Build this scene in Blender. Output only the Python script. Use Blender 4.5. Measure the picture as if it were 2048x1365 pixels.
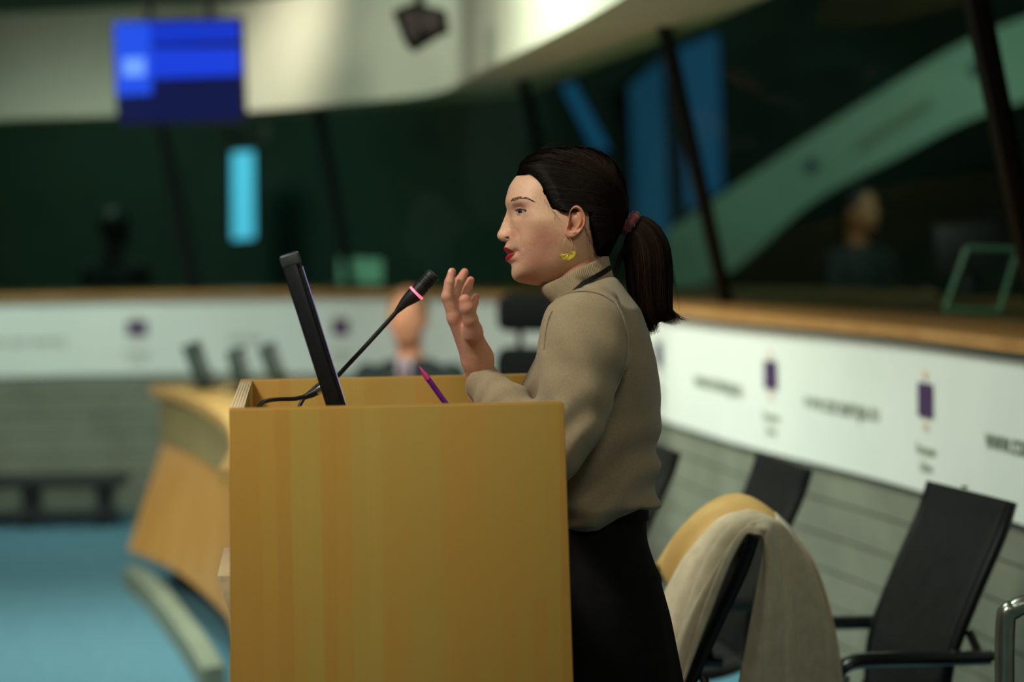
import bpy, bmesh, math, random
import numpy as np
from mathutils import Matrix, Vector

# ------------------------------------------------------------------ scene, camera, world, lights
for o in list(bpy.data.objects):
    bpy.data.objects.remove(o, do_unlink=True)
SC = bpy.context.scene
COL = SC.collection
random.seed(7)
RNG = np.random.default_rng(7)

FPX = 85.0 / 36.0 * 2048.0            # focal length in pixels of the 2048 frame
CAM_Z = 1.42
PITCH, ROLL = math.radians(2.40), math.radians(-0.90)
CAM_R = Matrix.Rotation(math.radians(90) - PITCH, 3, 'X') @ Matrix.Rotation(ROLL, 3, 'Z')
CAM_P = Vector((0, 0, CAM_Z))
cd = bpy.data.cameras.new('camera')
cam = bpy.data.objects.new('camera', cd)
COL.objects.link(cam)
cam.matrix_world = Matrix.Translation(CAM_P) @ CAM_R.to_4x4()
cd.lens = 85.0; cd.sensor_width = 36.0; cd.clip_start = 0.05
cd.dof.use_dof = True
cd.dof.focus_distance = 4.0
cd.dof.aperture_fstop = 2.0
cd.dof.aperture_blades = 0
SC.camera = cam

vs = SC.view_settings
vs.view_transform = 'Standard'; vs.look = 'None'; vs.gamma = 1.0; vs.use_curve_mapping = False
vs.exposure = 0.0
SC.cycles.use_denoising = True
SC.cycles.max_bounces = 8
SC.cycles.transparent_max_bounces = 12
SC.cycles.caustics_reflective = False
SC.cycles.caustics_refractive = False

w = bpy.data.worlds.new('hall_ambient')
SC.world = w
w.use_nodes = True
w.node_tree.nodes['Background'].inputs[0].default_value = (0.75, 1.0, 0.88, 1)
w.node_tree.nodes['Background'].inputs[1].default_value = 0.06


def area_light(name, loc, target, size, power, color, spread=180):
    l = bpy.data.lights.new(name, 'AREA')
    l.shape = 'DISK'; l.size = size; l.energy = power; l.color = color; l.spread = math.radians(spread)
    o = bpy.data.objects.new(name, l)
    COL.objects.link(o)
    o.location = loc
    o.rotation_euler = (Vector(target) - Vector(loc)).to_track_quat('-Z', 'Y').to_euler()
    return o


def spot_light(name, loc, target, power, color, angle, blend=0.6, radius=0.22):
    l = bpy.data.lights.new(name, 'SPOT')
    l.energy = power; l.color = color; l.spot_size = math.radians(angle); l.spot_blend = blend
    l.shadow_soft_size = radius
    o = bpy.data.objects.new(name, l)
    COL.objects.link(o)
    o.location = loc
    o.rotation_euler = (Vector(target) - Vector(loc)).to_track_quat('-Z', 'Y').to_euler()
    return o


WARM = (1.0, 0.95, 0.80)
GREENISH = (0.86, 1.0, 0.87)
CEIL_Z = 3.6
# ceiling downlights of the hall
area_light('ceiling_lamp_front', (-1.5, 2.7, 3.5), (-0.35, 3.9, 1.2), 0.7, 80, WARM)
area_light('ceiling_lamp_near', (0.9, 1.6, 3.5), (0.4, 3.9, 0.9), 1.2, 42, WARM)
area_light('ceiling_lamp_over_chairs', (-0.5, 5.3, 3.3), (1.0, 6.6, 0.9), 0.8, 34, GREENISH, 110)
area_light('ceiling_lamp_centre', (-1.6, 7.6, 3.5), (-1.4, 8.4, 0.0), 1.0, 32, GREENISH, 100)
area_light('ceiling_lamp_banner', (-0.6, 7.4, 3.5), (0.6, 8.8, 0.9), 0.8, 46, GREENISH, 95)
area_light('ceiling_lamp_left', (-4.2, 7.6, 3.4), (-1.3, 9.0, 0.4), 1.0, 36, WARM, 90)
area_light('ceiling_lamp_far', (-2.6, 10.7, 3.5), (-2.3, 12.5, 0.7), 1.0, 21, (0.80, 1.0, 0.88), 75)
spot_light('fascia_spot_screen', (-1.20, 11.25, 3.45), (-1.14, 12.35, 2.42), 240, WARM, 34, 1.0)
spot_light('fascia_fill_middle', (-1.7, 10.0, 3.4), (-0.50, 11.3, 2.35), 110, GREENISH, 56, 1.0)  # added fill that brightens the middle stretch of the fascia
spot_light('fascia_spot_right', (-0.65, 7.8, 3.4), (0.07, 8.6, 2.38), 70, WARM, 46, 1.0)
area_light('booth_fill_right', (2.6, 11.0, 3.0), (1.8, 13.5, 1.4), 0.6, 20, (0.6, 1.0, 0.8))  # added green fill, brightens the dark right booth
area_light('booth_fill_left', (-2.6, 14.6, 3.0), (-2.4, 16.8, 1.2), 0.6, 26, (0.6, 1.0, 0.75))  # added green fill, lifts the left booth out of black

# ------------------------------------------------------------------ helpers


def P(px, py, d):
    """World point seen at pixel (px, py) of the 2048x1365 frame at distance y = d."""
    v = CAM_R @ Vector(((px - 1024.0) / FPX, -(py - 682.5) / FPX, -1.0))
    return CAM_P + v * (d / v.y)


def PX(p):
    v = CAM_R.transposed() @ (Vector(p) - CAM_P)
    return 1024 + FPX * v.x / -v.z, 682.5 - FPX * v.y / -v.z


def lin(c):
    c = c / 255.0
    return c / 12.92 if c <= 0.04045 else ((c + 0.055) / 1.055) ** 2.4


def rgb(r, g, b):
    return (lin(r), lin(g), lin(b), 1.0)


class NT:
    def __init__(self, name):
        self.m = bpy.data.materials.new(name)
        self.m.use_nodes = True
        self.t = self.m.node_tree
        self.b = self.t.nodes['Principled BSDF']

    def n(self, typ, **kw):
        nd = self.t.nodes.new(typ)
        for k, v in kw.items():
            if k.startswith('i_'):
                key = k[2:]
                key = int(key) if key.isdigit() else key.replace('_', ' ')
                nd.inputs[key].default_value = v
            else:
                setattr(nd, k, v)
        return nd

    def l(self, a, b):
        self.t.links.new(a, b)

    def ramp(self, fac, stops):
        r = self.n('ShaderNodeValToRGB')
        e = r.color_ramp.elements
        while len(e) < len(stops):
            e.new(0.5)
        for x, (p, c) in zip(e, stops):
            x.position = p; x.color = c
        self.l(fac, r.inputs[0])
        return r.outputs[0]

    def mix(self, fac, a, b, mode='MIX'):
        m = self.n('ShaderNodeMix', data_type='RGBA', blend_type=mode)
        for s, v in ((m.inputs[0], fac), (m.inputs[6], a), (m.inputs[7], b)):
            if hasattr(v, 'is_linked') or hasattr(v, 'links'):
                self.l(v, s)
            else:
                s.default_value = v
        return m.outputs[2]

    def bump(self, h, strength, dist):
        b = self.n('ShaderNodeBump')
        b.inputs['Strength'].default_value = strength
        b.inputs['Distance'].default_value = dist
        self.l(h, b.inputs['Height'])
        self.l(b.outputs[0], self.b.inputs['Normal'])


def mat(name, c1, c2=None, rough=0.5, scale=8.0, metal=0.0, bump=0.0, bscale=None, spec=0.5, sheen=0.0, stretch=(1, 1, 1), detail=3.0, emit=None, estr=0.0):
    """Procedural surface: two tones mixed by noise, optional fine relief."""
    k = NT(name)
    tc = k.n('ShaderNodeTexCoord')
    mp = k.n('ShaderNodeMapping')
    mp.inputs['Scale'].default_value = stretch
    k.l(tc.outputs['Object'], mp.inputs[0])
    nz = k.n('ShaderNodeTexNoise', i_Scale=scale, i_Detail=detail)
    k.l(mp.outputs[0], nz.inputs['Vector'])
    if c2 is None:
        c2 = tuple(x * 0.88 for x in c1[:3]) + (1,)
    k.l(k.ramp(nz.outputs[0], [(0.35, c2), (0.65, c1)]), k.b.inputs['Base Color'])
    k.b.inputs['Roughness'].default_value = rough
    k.b.inputs['Metallic'].default_value = metal
    k.b.inputs['Specular IOR Level'].default_value = spec
    if sheen:
        k.b.inputs['Sheen Weight'].default_value = sheen
        k.b.inputs['Sheen Roughness'].default_value = 0.5
    if bump:
        n2 = k.n('ShaderNodeTexNoise', i_Scale=bscale or scale * 6, i_Detail=4.0)
        k.l(mp.outputs[0], n2.inputs['Vector'])
        k.bump(n2.outputs[0], 1.0, bump)
    if emit:
        k.b.inputs['Emission Color'].default_value = emit
        k.b.inputs['Emission Strength'].default_value = estr
    return k.m


def link(o, parent=None):
    COL.objects.link(o)
    if parent is not None:
        o.parent = parent
        o.matrix_parent_inverse = parent['_m'] if '_m' in parent else Matrix.Identity(4)
    return o


ROOT_INV = {}


def mesh_obj(name, v, f, m, parent=None, smooth=True, world=False, col=None):
    """One mesh object. world=True: vertices are world coordinates although it is parented."""
    me = bpy.data.meshes.new(name)
    if isinstance(v, np.ndarray):
        v = v.tolist()
    if isinstance(f, np.ndarray):
        f = f.tolist()
    me.from_pydata(v, [], f)
    if smooth:
        me.polygons.foreach_set('use_smooth', [True] * len(me.polygons))
    if col is not None:
        a = me.color_attributes.new('Col', 'FLOAT_COLOR', 'POINT')
        c = np.ones((len(v), 4), dtype=np.float32)
        c[:, :3] = col
        a.data.foreach_set('color', c.ravel())
    if m is not None:
        me.materials.append(m)
    me.update()
    o = bpy.data.objects.new(name, me)
    COL.objects.link(o)
    if parent is not None:
        o.parent = parent
        if world:                               # sub-parts: the parent's own offset is already cancelled
            o.matrix_parent_inverse = ROOT_INV.get(parent.name, Matrix.Identity(4))
    return o


def tag(o, label=None, cat=None, group=None, kind=None):
    if label: o['label'] = label
    if cat: o['category'] = cat
    if group: o['group'] = group
    if kind: o['kind'] = kind
    return o


def empty(name, loc=(0, 0, 0), rz=0.0, label=None, cat=None, group=None):
    o = bpy.data.objects.new(name, None)
    COL.objects.link(o)
    o.empty_display_size = 0.1
    o.location = loc
    o.rotation_euler = (0, 0, rz)
    ROOT_INV[o.name] = (Matrix.Translation(Vector(loc)) @ Matrix.Rotation(rz, 4, 'Z')).inverted()
    return tag(o, label, cat, group)


def copy_tree(o, parent=None):
    c = o.copy()
    COL.objects.link(c)
    c.parent = parent
    for ch in [x for x in bpy.data.objects if x.parent == o]:
        copy_tree(ch, c)
    return c


class MB:
    """Collects shapes that make ONE part."""
    def __init__(self):
        self.v, self.f, self.fl = [], [], []

    def add(self, v, f):
        n = len(self.v)
        self.v += [tuple(x) for x in v]
        self.f += [tuple(i + n for i in q) for q in f]
        return self

    def box(self, lo, hi, bevel=0.0, M=None, seg=2):
        bm = bmesh.new()
        bmesh.ops.create_cube(bm, size=1.0)
        for x in bm.verts:
            x.co = Vector([lo[i] + (x.co[i] + 0.5) * (hi[i] - lo[i]) for i in range(3)])
        if bevel:
            bmesh.ops.bevel(bm, geom=bm.edges[:], offset=bevel, segments=seg, affect='EDGES', profile=0.5)
        if M is not None:
            bm.transform(M)
        bm.verts.index_update()
        self.add([x.co[:] for x in bm.verts], [[x.index for x in q.verts] for q in bm.faces])
        bm.free()
        return self

    def prism(self, poly, axis_vec, bevel=0.0):
        """poly: 3-D points of a flat outline; extruded along axis_vec."""
        bm = bmesh.new()
        a = [bm.verts.new(p) for p in poly]
        b = [bm.verts.new(Vector(p) + Vector(axis_vec)) for p in poly]
        n = len(poly)
        bm.faces.new(a[::-1]); bm.faces.new(b)
        for i in range(n):
            bm.faces.new((a[i], a[(i + 1) % n], b[(i + 1) % n], b[i]))
        if bevel:
            bmesh.ops.bevel(bm, geom=bm.edges[:], offset=bevel, segments=2, affect='EDGES', profile=0.5)
        bmesh.ops.recalc_face_normals(bm, faces=bm.faces[:])
        bm.verts.index_update()
        self.add([x.co[:] for x in bm.verts], [[x.index for x in q.verts] for q in bm.faces])
        bm.free()
        return self

    def tube(self, pts, r, n=10, caps=True, flat=None):
        """Tube through points; r number or list; flat=(sx, sy) squashes the section."""
        pts = [Vector(p) for p in pts]
        if not isinstance(r, (list, tuple, np.ndarray)):
            r = [r] * len(pts)
        rings = []
        up = None
        for i, p in enumerate(pts):
            t = (pts[min(i + 1, len(pts) - 1)] - pts[max(i - 1, 0)]).normalized()
            if up is None:
                up = Vector((0, 0, 1)) if abs(t.z) < 0.9 else Vector((1, 0, 0))
            s = t.cross(up).normalized()
            up = s.cross(t).normalized()
            sx, sy = flat or (1, 1)
            rings.append([p + s * (math.cos(a) * r[i] * sx) + up * (math.sin(a) * r[i] * sy)
                          for a in (2 * math.pi * k / n for k in range(n))])
        return self.loft(rings, caps)

    def loft(self, rings, caps=True, closed=True):
        n = len(rings[0])
        base = len(self.v)
        for q in rings:
            self.v += [tuple(x) for x in q]
        for i in range(len(rings) - 1):
            for j in range(n if closed else n - 1):
                j2 = (j + 1) % n
                self.f.append((base + i * n + j, base + i * n + j2, base + (i + 1) * n + j2, base + (i + 1) * n + j))
        if caps:
            self.f.append(tuple(base + j for j in range(n))[::-1])
            e = base + (len(rings) - 1) * n
            self.f.append(tuple(e + j for j in range(n)))
        return self

    def build(self, name, m, parent=None, smooth=True, world=False, fix=True):
        o = mesh_obj(name, self.v, self.f, m, parent, smooth, world)
        if fix:
            bm = bmesh.new()
            bm.from_mesh(o.data)
            bmesh.ops.recalc_face_normals(bm, faces=bm.faces[:])
            bm.to_mesh(o.data)
            bm.free()
        if smooth:
            sharp(o)
        return o


def sharp(o, ang=40):
    me = o.data
    if hasattr(me, 'set_sharp_from_angle'):
        me.set_sharp_from_angle(angle=math.radians(ang))


def spline(pts, n):
    """Catmull-Rom through points (any dimension) -> n samples."""
    p = np.array(pts, dtype=float)
    p = np.vstack([2 * p[0] - p[1], p, 2 * p[-1] - p[-2]])
    m = len(p) - 3
    out = []
    for s in np.linspace(0, m - 1e-6, n):
        i = int(s); t = s - i
        a, b, c, d = p[i], p[i + 1], p[i + 2], p[i + 3]
        out.append(0.5 * ((2 * b) + (-a + c) * t + (2 * a - 5 * b + 4 * c - d) * t * t + (-a + 3 * b - 3 * c + d) * t ** 3))
    return np.array(out)


# ---- implicit surfaces (smooth unions of tapered capsules) meshed with surface nets
def smin(a, b, k):
    h = np.clip(0.5 + 0.5 * (b - a) / k, 0, 1)
    return b + (a - b) * h - k * h * (1 - h)


def smax(a, b, k):
    return -smin(-a, -b, k)


def capsule(X, Y, Z, a, b, ra, rb):
    a = np.asarray(a, dtype=np.float32); d = np.asarray(b, dtype=np.float32) - a
    L = float((d * d).sum()) + 1e-12
    t = np.clip(((X - a[0]) * d[0] + (Y - a[1]) * d[1] + (Z - a[2]) * d[2]) / L, 0, 1)
    q = np.sqrt((X - a[0] - t * d[0]) ** 2 + (Y - a[1] - t * d[1]) ** 2 + (Z - a[2] - t * d[2]) ** 2)
    return q - (ra + (rb - ra) * t)


def ellipsoid(X, Y, Z, c, r):
    k0 = np.sqrt(((X - c[0]) / r[0]) ** 2 + ((Y - c[1]) / r[1]) ** 2 + ((Z - c[2]) / r[2]) ** 2)
    return (k0 - 1.0) * min(r)


def grid(lo, hi, h):
    ax = [np.arange(lo[i], hi[i] + h, h, dtype=np.float32) for i in range(3)]
    return np.meshgrid(*ax, indexing='ij')


def surface_nets(F, lo, h):
    s = F < 0
    nx, ny, nz = F.shape
    cnt = np.zeros((nx - 1, ny - 1, nz - 1), dtype=np.int8)
    offs = [(i, j, k) for i in (0, 1) for j in (0, 1) for k in (0, 1)]
    for i, j, k in offs:
        cnt += s[i:nx - 1 + i, j:ny - 1 + j, k:nz - 1 + k]
    act = (cnt > 0) & (cnt < 8)
    idx = np.argwhere(act)
    num = -np.ones(act.shape, dtype=np.int64)
    num[act] = np.arange(len(idx))
    acc = np.zeros((len(idx), 3)); c = np.zeros(len(idx))
    I, J, K = idx.T
    for a in offs:
        for ax in range(3):
            if a[ax] == 1:
                continue
            b = list(a); b[ax] = 1
            fa = F[I + a[0], J + a[1], K + a[2]]; fb = F[I + b[0], J + b[1], K + b[2]]
            mk = (fa < 0) != (fb < 0)
            t = np.where(mk, fa / np.where(mk, fa - fb, 1), 0)
            p = np.array(a, dtype=float)[None].repeat(len(idx), 0)
            p[:, ax] += t
            acc[mk] += p[mk]; c[mk] += 1
    V = (idx + acc / c[:, None]) * h + np.array(lo)[None]
    faces = []
    for ax in range(3):
        o1, o2 = [(1, 2), (2, 0), (0, 1)][ax]
        sl_a = [slice(1, -1)] * 3; sl_a[ax] = slice(0, -1)
        sl_b = [slice(1, -1)] * 3; sl_b[ax] = slice(1, None)
        A, B = s[tuple(sl_a)], s[tuple(sl_b)]
        e = np.argwhere(A != B)
        if not len(e):
            continue
        sg = A[tuple(e.T)]
        base = e.copy()
        base[:, o1] += 1; base[:, o2] += 1

        def cell(d1, d2):
            q = base.copy(); q[:, o1] += d1; q[:, o2] += d2
            return num[tuple(q.T)]
        q = np.stack([cell(-1, -1), cell(0, -1), cell(0, 0), cell(-1, 0)], 1)
        q[~sg] = q[~sg][:, ::-1]
        faces.append(q)
    return V, np.vstack(faces)


def relax(V, Fq, it=2, lam=0.5):
    """Light Laplacian smoothing of a quad mesh."""
    e = np.vstack([Fq[:, [0, 1]], Fq[:, [1, 2]], Fq[:, [2, 3]], Fq[:, [3, 0]]])
    for _ in range(it):
        acc = np.zeros_like(V); c = np.zeros(len(V))
        np.add.at(acc, e[:, 0], V[e[:, 1]]); np.add.at(c, e[:, 0], 1)
        V = V + lam * (acc / np.maximum(c, 1)[:, None] - V)
    return V


def g2(x, y, cx, cy, sx, sy):
    return np.exp(-0.5 * (((x - cx) / sx) ** 2 + ((y - cy) / sy) ** 2))


def sstep(a, b, x):
    t = np.clip((x - a) / (b - a), 0, 1)
    return t * t * (3 - 2 * t)
# ------------------------------------------------------------------ the hall
def PZ(px, py, z):
    v = CAM_R @ Vector(((px - 1024.0) / FPX, -(py - 682.5) / FPX, -1.0))
    t = (z - CAM_P.z) / v.z
    return CAM_P + v * t


M_CARPET = mat('blue_green_carpet', rgb(92, 134, 148), rgb(78, 116, 132), 0.95, 30, bump=0.002, bscale=300, spec=0.05)
M_PLANK = mat('grey_green_panelling', rgb(130, 132, 116), rgb(116, 118, 104), 0.7, 4, bump=0.0002, spec=0.2)
M_BACKING = mat('dark_wall_backing', rgb(40, 44, 40), None, 0.9)
M_BANNER = mat('white_banner_vinyl', rgb(232, 234, 226), rgb(224, 228, 220), 0.55, 2, spec=0.3)
M_LEDGE = mat('oak_ledge', rgb(150, 106, 56), rgb(124, 82, 40), 0.4, 6, stretch=(1, 8, 1))
M_BOOTHDESK = mat('brown_booth_desk', rgb(120, 84, 34), rgb(92, 62, 24), 0.45, 6)
M_FASCIA = mat('cream_plaster', rgb(206, 206, 184), rgb(198, 198, 176), 0.85, 2)
M_CEIL = mat('ceiling_plaster', rgb(150, 158, 140), rgb(140, 148, 130), 0.9, 2)
M_BOOTH = mat('dark_green_booth_wall', rgb(46, 70, 58), rgb(40, 42, 28), 0.8, 0.55, detail=4)
M_MULL = mat('dark_bronze_mullion', rgb(10, 12, 13), rgb(7, 9, 10), 0.6, 10, spec=.2)

flo = MB().box((-9, -4, -0.08), (5, 21, 0.0))
tag(flo.build('floor', M_CARPET, None, False), 'blue-green carpet of the hall', kind='structure')
cl = MB().box((-9, -4, CEIL_Z), (5, 21, CEIL_Z + 0.1))
tag(cl.build('ceiling', M_CEIL, None, False), 'dim plaster ceiling of the hall', kind='structure')

BZ0, BZ1 = 0.74, 1.146
BAN = [(1.44, 3.3), (1.37, 4.2), (1.285, 4.95), (1.19, 5.61), (1.085, 6.35), (.965, 6.95), (.768, 7.8), (.62, 8.65), (.42, 9.8), (.06, 11.1), (-.5, 12.1),
       (-1.2, 12.6), (-1.95, 12.75), (-2.69, 12.7), (-4.0, 12.4), (-6.0, 11.6)]
NB = 161
curve = spline(BAN, NB)
tang = np.gradient(curve, axis=0); tang /= np.linalg.norm(tang, axis=1, keepdims=True)
norm = np.stack([tang[:, 1], -tang[:, 0]], 1)           # away from the hall
arc = np.concatenate([[0], np.cumsum(np.linalg.norm(np.diff(curve, axis=0), axis=1))])


def off(d):
    return curve + norm * d


def wall_strip(d0, d1, z0, z1, i0=0, i1=NB, ztop1=None):
    """Solid strip along the curved wall between two offsets and two heights."""
    a, b = off(d0)[i0:i1], off(d1)[i0:i1]
    m = MB()
    m.loft([[(p[0], p[1], z0), (p[0], p[1], z1), (q[0], q[1], z1), (q[0], q[1], z0)] for p, q in zip(a, b)])
    return m


wall = wall_strip(0.02, 0.12, 0.0, BZ1).build('wall_right', M_BACKING, None, True)
tag(wall, 'curved grey-green panelled wall under the banner', kind='structure')
nb = 7
for i in range(nb):
    z0 = 0.012 + i * (BZ0 - 0.012) / nb
    wall_strip(0.0, 0.021, z0, z0 + (BZ0 - 0.012) / nb - 0.007).build('plank', M_PLANK, wall, True)

banner = wall_strip(-0.016, -0.004, BZ0, BZ1).build('banner', M_BANNER, None, True)
tag(banner, 'long white printed banner running round the curved wall under the ledge', 'banner')
M_INK = mat('grey_print', rgb(122, 126, 106), rgb(110, 114, 96), 0.6, 40)
M_INK2 = mat('pale_grey_print', rgb(150, 156, 132), rgb(136, 142, 120), 0.6, 40)
M_PURP = mat('purple_print', rgb(82, 56, 96), rgb(70, 46, 84), 0.55, 40)
M_ORAN = mat('orange_print', rgb(234, 200, 176), rgb(228, 192, 166), 0.55, 40)


def text_mesh(txt, size):
    cu = bpy.data.curves.new('lettering', 'FONT')
    cu.body = txt; cu.size = size; cu.align_x = 'CENTER'; cu.align_y = 'CENTER'; cu.extrude = 0.0006
    ob = bpy.data.objects.new('lettering', cu)
    COL.objects.link(ob)
    dg = bpy.context.evaluated_depsgraph_get()
    me = bpy.data.meshes.new_from_object(ob.evaluated_get(dg))
    bpy.data.objects.remove(ob, do_unlink=True)
    return me


def curve_frame(i, z, d=-0.019):
    i = float(np.clip(i, 0, NB - 1))
    k = min(int(i), NB - 2); t = i - k
    p = off(d)[k] * (1 - t) + off(d)[k + 1] * t
    tg = tang[k] * (1 - t) + tang[k + 1] * t
    x = Vector((-tg[0], -tg[1], 0)).normalized()
    n = Vector((x.y, -x.x, 0))                    # towards the hall
    M = Matrix((x, Vector((0, 0, 1)), n)).transposed().to_4x4()
    M.translation = Vector((p[0], p[1], z))
    return M


def idx_at_px(px, z, rng=(0, NB)):
    best, bi = 1e9, 0
    for i in range(*rng):
        q = PX((curve[i, 0], curve[i, 1], z))
        if abs(q[0] - px) < best:
            best, bi = abs(q[0] - px), i
    # refine
    for t in np.linspace(bi - 1, bi + 1, 41):
        if t < 0 or t > NB - 1: continue
        k = min(int(t), NB - 2); f_ = t - k
        p = curve[k] * (1 - f_) + curve[k + 1] * f_
        q = PX((p[0], p[1], z))
        if abs(q[0] - px) < best:
            best, bi = abs(q[0] - px), t
    return bi


URL = text_mesh('www.cor.europa.eu', 0.078)
CAP1 = text_mesh('European', 0.040)
CAP2 = text_mesh('Union', 0.040)


def place(me, m, M, parent, name):
    me = me if me.materials and me.materials[0] == m else me
    if not me.materials:
        me.materials.append(m)
    o = bpy.data.objects.new(name, me)
    COL.objects.link(o)
    o.parent = parent
    o.matrix_local = M
    return o


def logo(px, rng, scale=1.0):
    i = idx_at_px(px, 0.98, rng)
    M = curve_frame(i, 0.985)
    w2, h2 = 0.060 * scale, 0.044 * scale
    lg = MB().box((-w2, -h2, 0), (w2, h2, 0.0012)).build('logo_block', M_PURP, banner, False)
    lg.matrix_local = M
    for dy in (0.066, -0.066):
        q = MB().box((-0.014, dy * scale - 0.012, 0), (0.014, dy * scale + 0.012, 0.0012)).build('logo_mark', M_ORAN, banner, False)
        q.matrix_local = M
    place(CAP1, M_INK2, curve_frame(i, 0.855), banner, 'lettering')
    place(CAP2, M_INK2, curve_frame(i, 0.810), banner, 'lettering')


RR, RL = (0, 90), (100, NB)
for px in (1865, 1552, 1327):
    logo(px, RR)
for px in (686, 276, -130):
    logo(px, RL, 0.9)
for px, rng in ((1692, RR), (1445, RR), (495, RL), (66, RL)):
    place(URL, M_INK, curve_frame(idx_at_px(px, 0.93, rng), 0.925), banner, 'lettering')
i2 = idx_at_px(1975, 0.93, RR)
i2 = np.interp(arc[int(i2)] - 0.30, arc, np.arange(NB))
place(URL, M_INK, curve_frame(i2, 0.925), banner, 'lettering')

# ledge on top of the wall, booth desks behind the glass
ledge = wall_strip(-0.035, 0.50, BZ1 + 0.002, 1.172).build('counter_ledge', M_LEDGE, None, True)
tag(ledge, 'long curved oak ledge on top of the white banner wall', 'ledge')
wall_strip(-0.044, -0.034, BZ1 - 0.004, 1.174).build('nosing', mat('oak_nosing', rgb(180, 132, 78), rgb(162, 114, 62), 0.4, 6), ledge, True)
bd = wall_strip(0.53, 1.45, 1.13, 1.165).build('booth_desk', M_BOOTHDESK, None, True)
tag(bd, 'brown desk top running behind the booth glass', 'desk')
wall_strip(0.60, 0.64, 0.0, 1.13).build('front_board', M_BOOTHDESK, bd, True)

# cornice: bright fascia and its underside
SZ, FZ = 2.11, 2.68
inn = [PZ(*q, SZ) for q in ((1240, 0), (1120, 65), (973, 137), (864, 188), (700, 205), (500, 222), (250, 231), (0, 240), (-300, 250))]
inn = [Vector((.80, 1.6, SZ)), Vector((.72, 3.0, SZ)), Vector((.63, 4.3, SZ)), Vector((0.52, 5.4, SZ)), Vector((.42, 6.2, SZ))] + inn + [Vector((-5.0, 12.85, SZ)), Vector((-7.0, 12.3, SZ))]
outp = [PZ(*q, SZ) for q in ((1480, 0), (1332, 58), (1178, 126), (1042, 164), (905, 210))]
inn = spline([(p.x, p.y) for p in inn], 130)
tg = np.gradient(inn, axis=0); tg /= np.linalg.norm(tg, axis=1, keepdims=True)
nn_ = np.stack([tg[:, 1], -tg[:, 0]], 1)
tpar = np.linspace(0, 1, 130)
depth = np.interp(tpar, [0, .25, .55, .7, 1], [.36, .34, .34, .30, .25])
outc = inn + nn_ * depth[:, None]
m = MB().loft([[(p[0], p[1], SZ), (p[0], p[1], FZ), (p[0] + n[0] * .06, p[1] + n[1] * .06, FZ), (p[0] + n[0] * .06, p[1] + n[1] * .06, SZ)] for p, n in zip(inn, nn_)])
tag(m.build('trim_1', M_FASCIA, None, True), 'cream curved fascia above the booths', kind='structure')
m = MB().loft([[(p[0] + .0, p[1], SZ + .002), (p[0], p[1], SZ + .05), (q[0], q[1], SZ + .05), (q[0], q[1], SZ + .002)] for p, q in zip(inn + nn_ * .06, outc + nn_ * 0.1)])
tag(m.build('trim_2', M_FASCIA, None, True), 'shaded underside of the cream fascia', kind='structure')

# booth glazing: leaning mullions and panes between them
def glass_mat(name, tint, refl):
    k = NT(name)
    for n in list(k.t.nodes):
        if n.type != 'OUTPUT_MATERIAL':
            k.t.nodes.remove(n)
    out = [n for n in k.t.nodes if n.type == 'OUTPUT_MATERIAL'][0]
    tr = k.n('ShaderNodeBsdfTransparent'); tr.inputs[0].default_value = tint
    gl = k.n('ShaderNodeBsdfGlossy'); gl.inputs['Color'].default_value = (0.8, 1.0, 0.9, 1); gl.inputs['Roughness'].default_value = 0.04
    fr = k.n('ShaderNodeFresnel', i_IOR=1.5)
    mm = k.n('ShaderNodeMath', operation='MULTIPLY'); mm.inputs[1].default_value = refl
    k.l(fr.outputs[0], mm.inputs[0])
    mx = k.n('ShaderNodeMixShader')
    k.l(mm.outputs[0], mx.inputs[0]); k.l(tr.outputs[0], mx.inputs[1]); k.l(gl.outputs[0], mx.inputs[2])
    k.l(mx.outputs[0], out.inputs['Surface'])
    return k.m


M_GLASS = glass_mat('green_tinted_glass', (0.66, 0.82, 0.74, 1), 0.010)
MUL = [((2.2, 1.9), (1.7, 1.4)), ((2.05, 4.2), (1.55, 3.6)), ((1.47, 6.7), (1.08, 5.75)), ((.80, 9.0), (.515, 8.0)), ((.28, 11.2), (.06, 10.5)), ((-.84, 12.75), (-.98, 12.5)),
       ((-1.70, 12.98), (-1.86, 12.9)), ((-2.95, 12.98), (-3.1, 12.9)), ((-4.3, 12.6), (-4.5, 12.5))]
glz = empty('window_1', (0.8, 9.0, 1.172))
tag(glz, 'tilted booth glazing with dark mullions above the ledge', kind='structure')
for b_, t_ in MUL:
    A = Vector((b_[0], b_[1], 1.172)); B = Vector((t_[0], t_[1], SZ + 0.02))
    wd = Vector((0.024, 0, 0)); dp = Vector((0.0, 0.05, 0))
    m = MB().loft([[A - wd - dp, A + wd - dp, A + wd + dp, A - wd + dp], [B - wd - dp, B + wd - dp, B + wd + dp, B - wd + dp]])
    m.build('mullion', M_MULL, glz, False, True)
for (b0, t0), (b1, t1) in zip(MUL[:-1], MUL[1:]):
    q = [Vector((b0[0], b0[1], 1.172)), Vector((b1[0], b1[1], 1.172)), Vector((t1[0], t1[1], SZ)), Vector((t0[0], t0[1], SZ))]
    mesh_obj('pane', [tuple(x) for x in q], [(0, 1, 2, 3)], M_GLASS, glz, False, True)

# rear and side walls of the booths
wr = MB().box((-9, 17.5, 0), (5, 17.7, CEIL_Z)).build('wall_rear', M_BOOTH, None, False)
tag(wr, 'dark green rear wall of the booths', kind='structure')
ws = MB().box((4.7, 2, 0), (4.9, 17.5, CEIL_Z)).build('wall_side', M_BOOTH, None, False)
tag(ws, 'dark green side wall of the booths', kind='structure')

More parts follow.
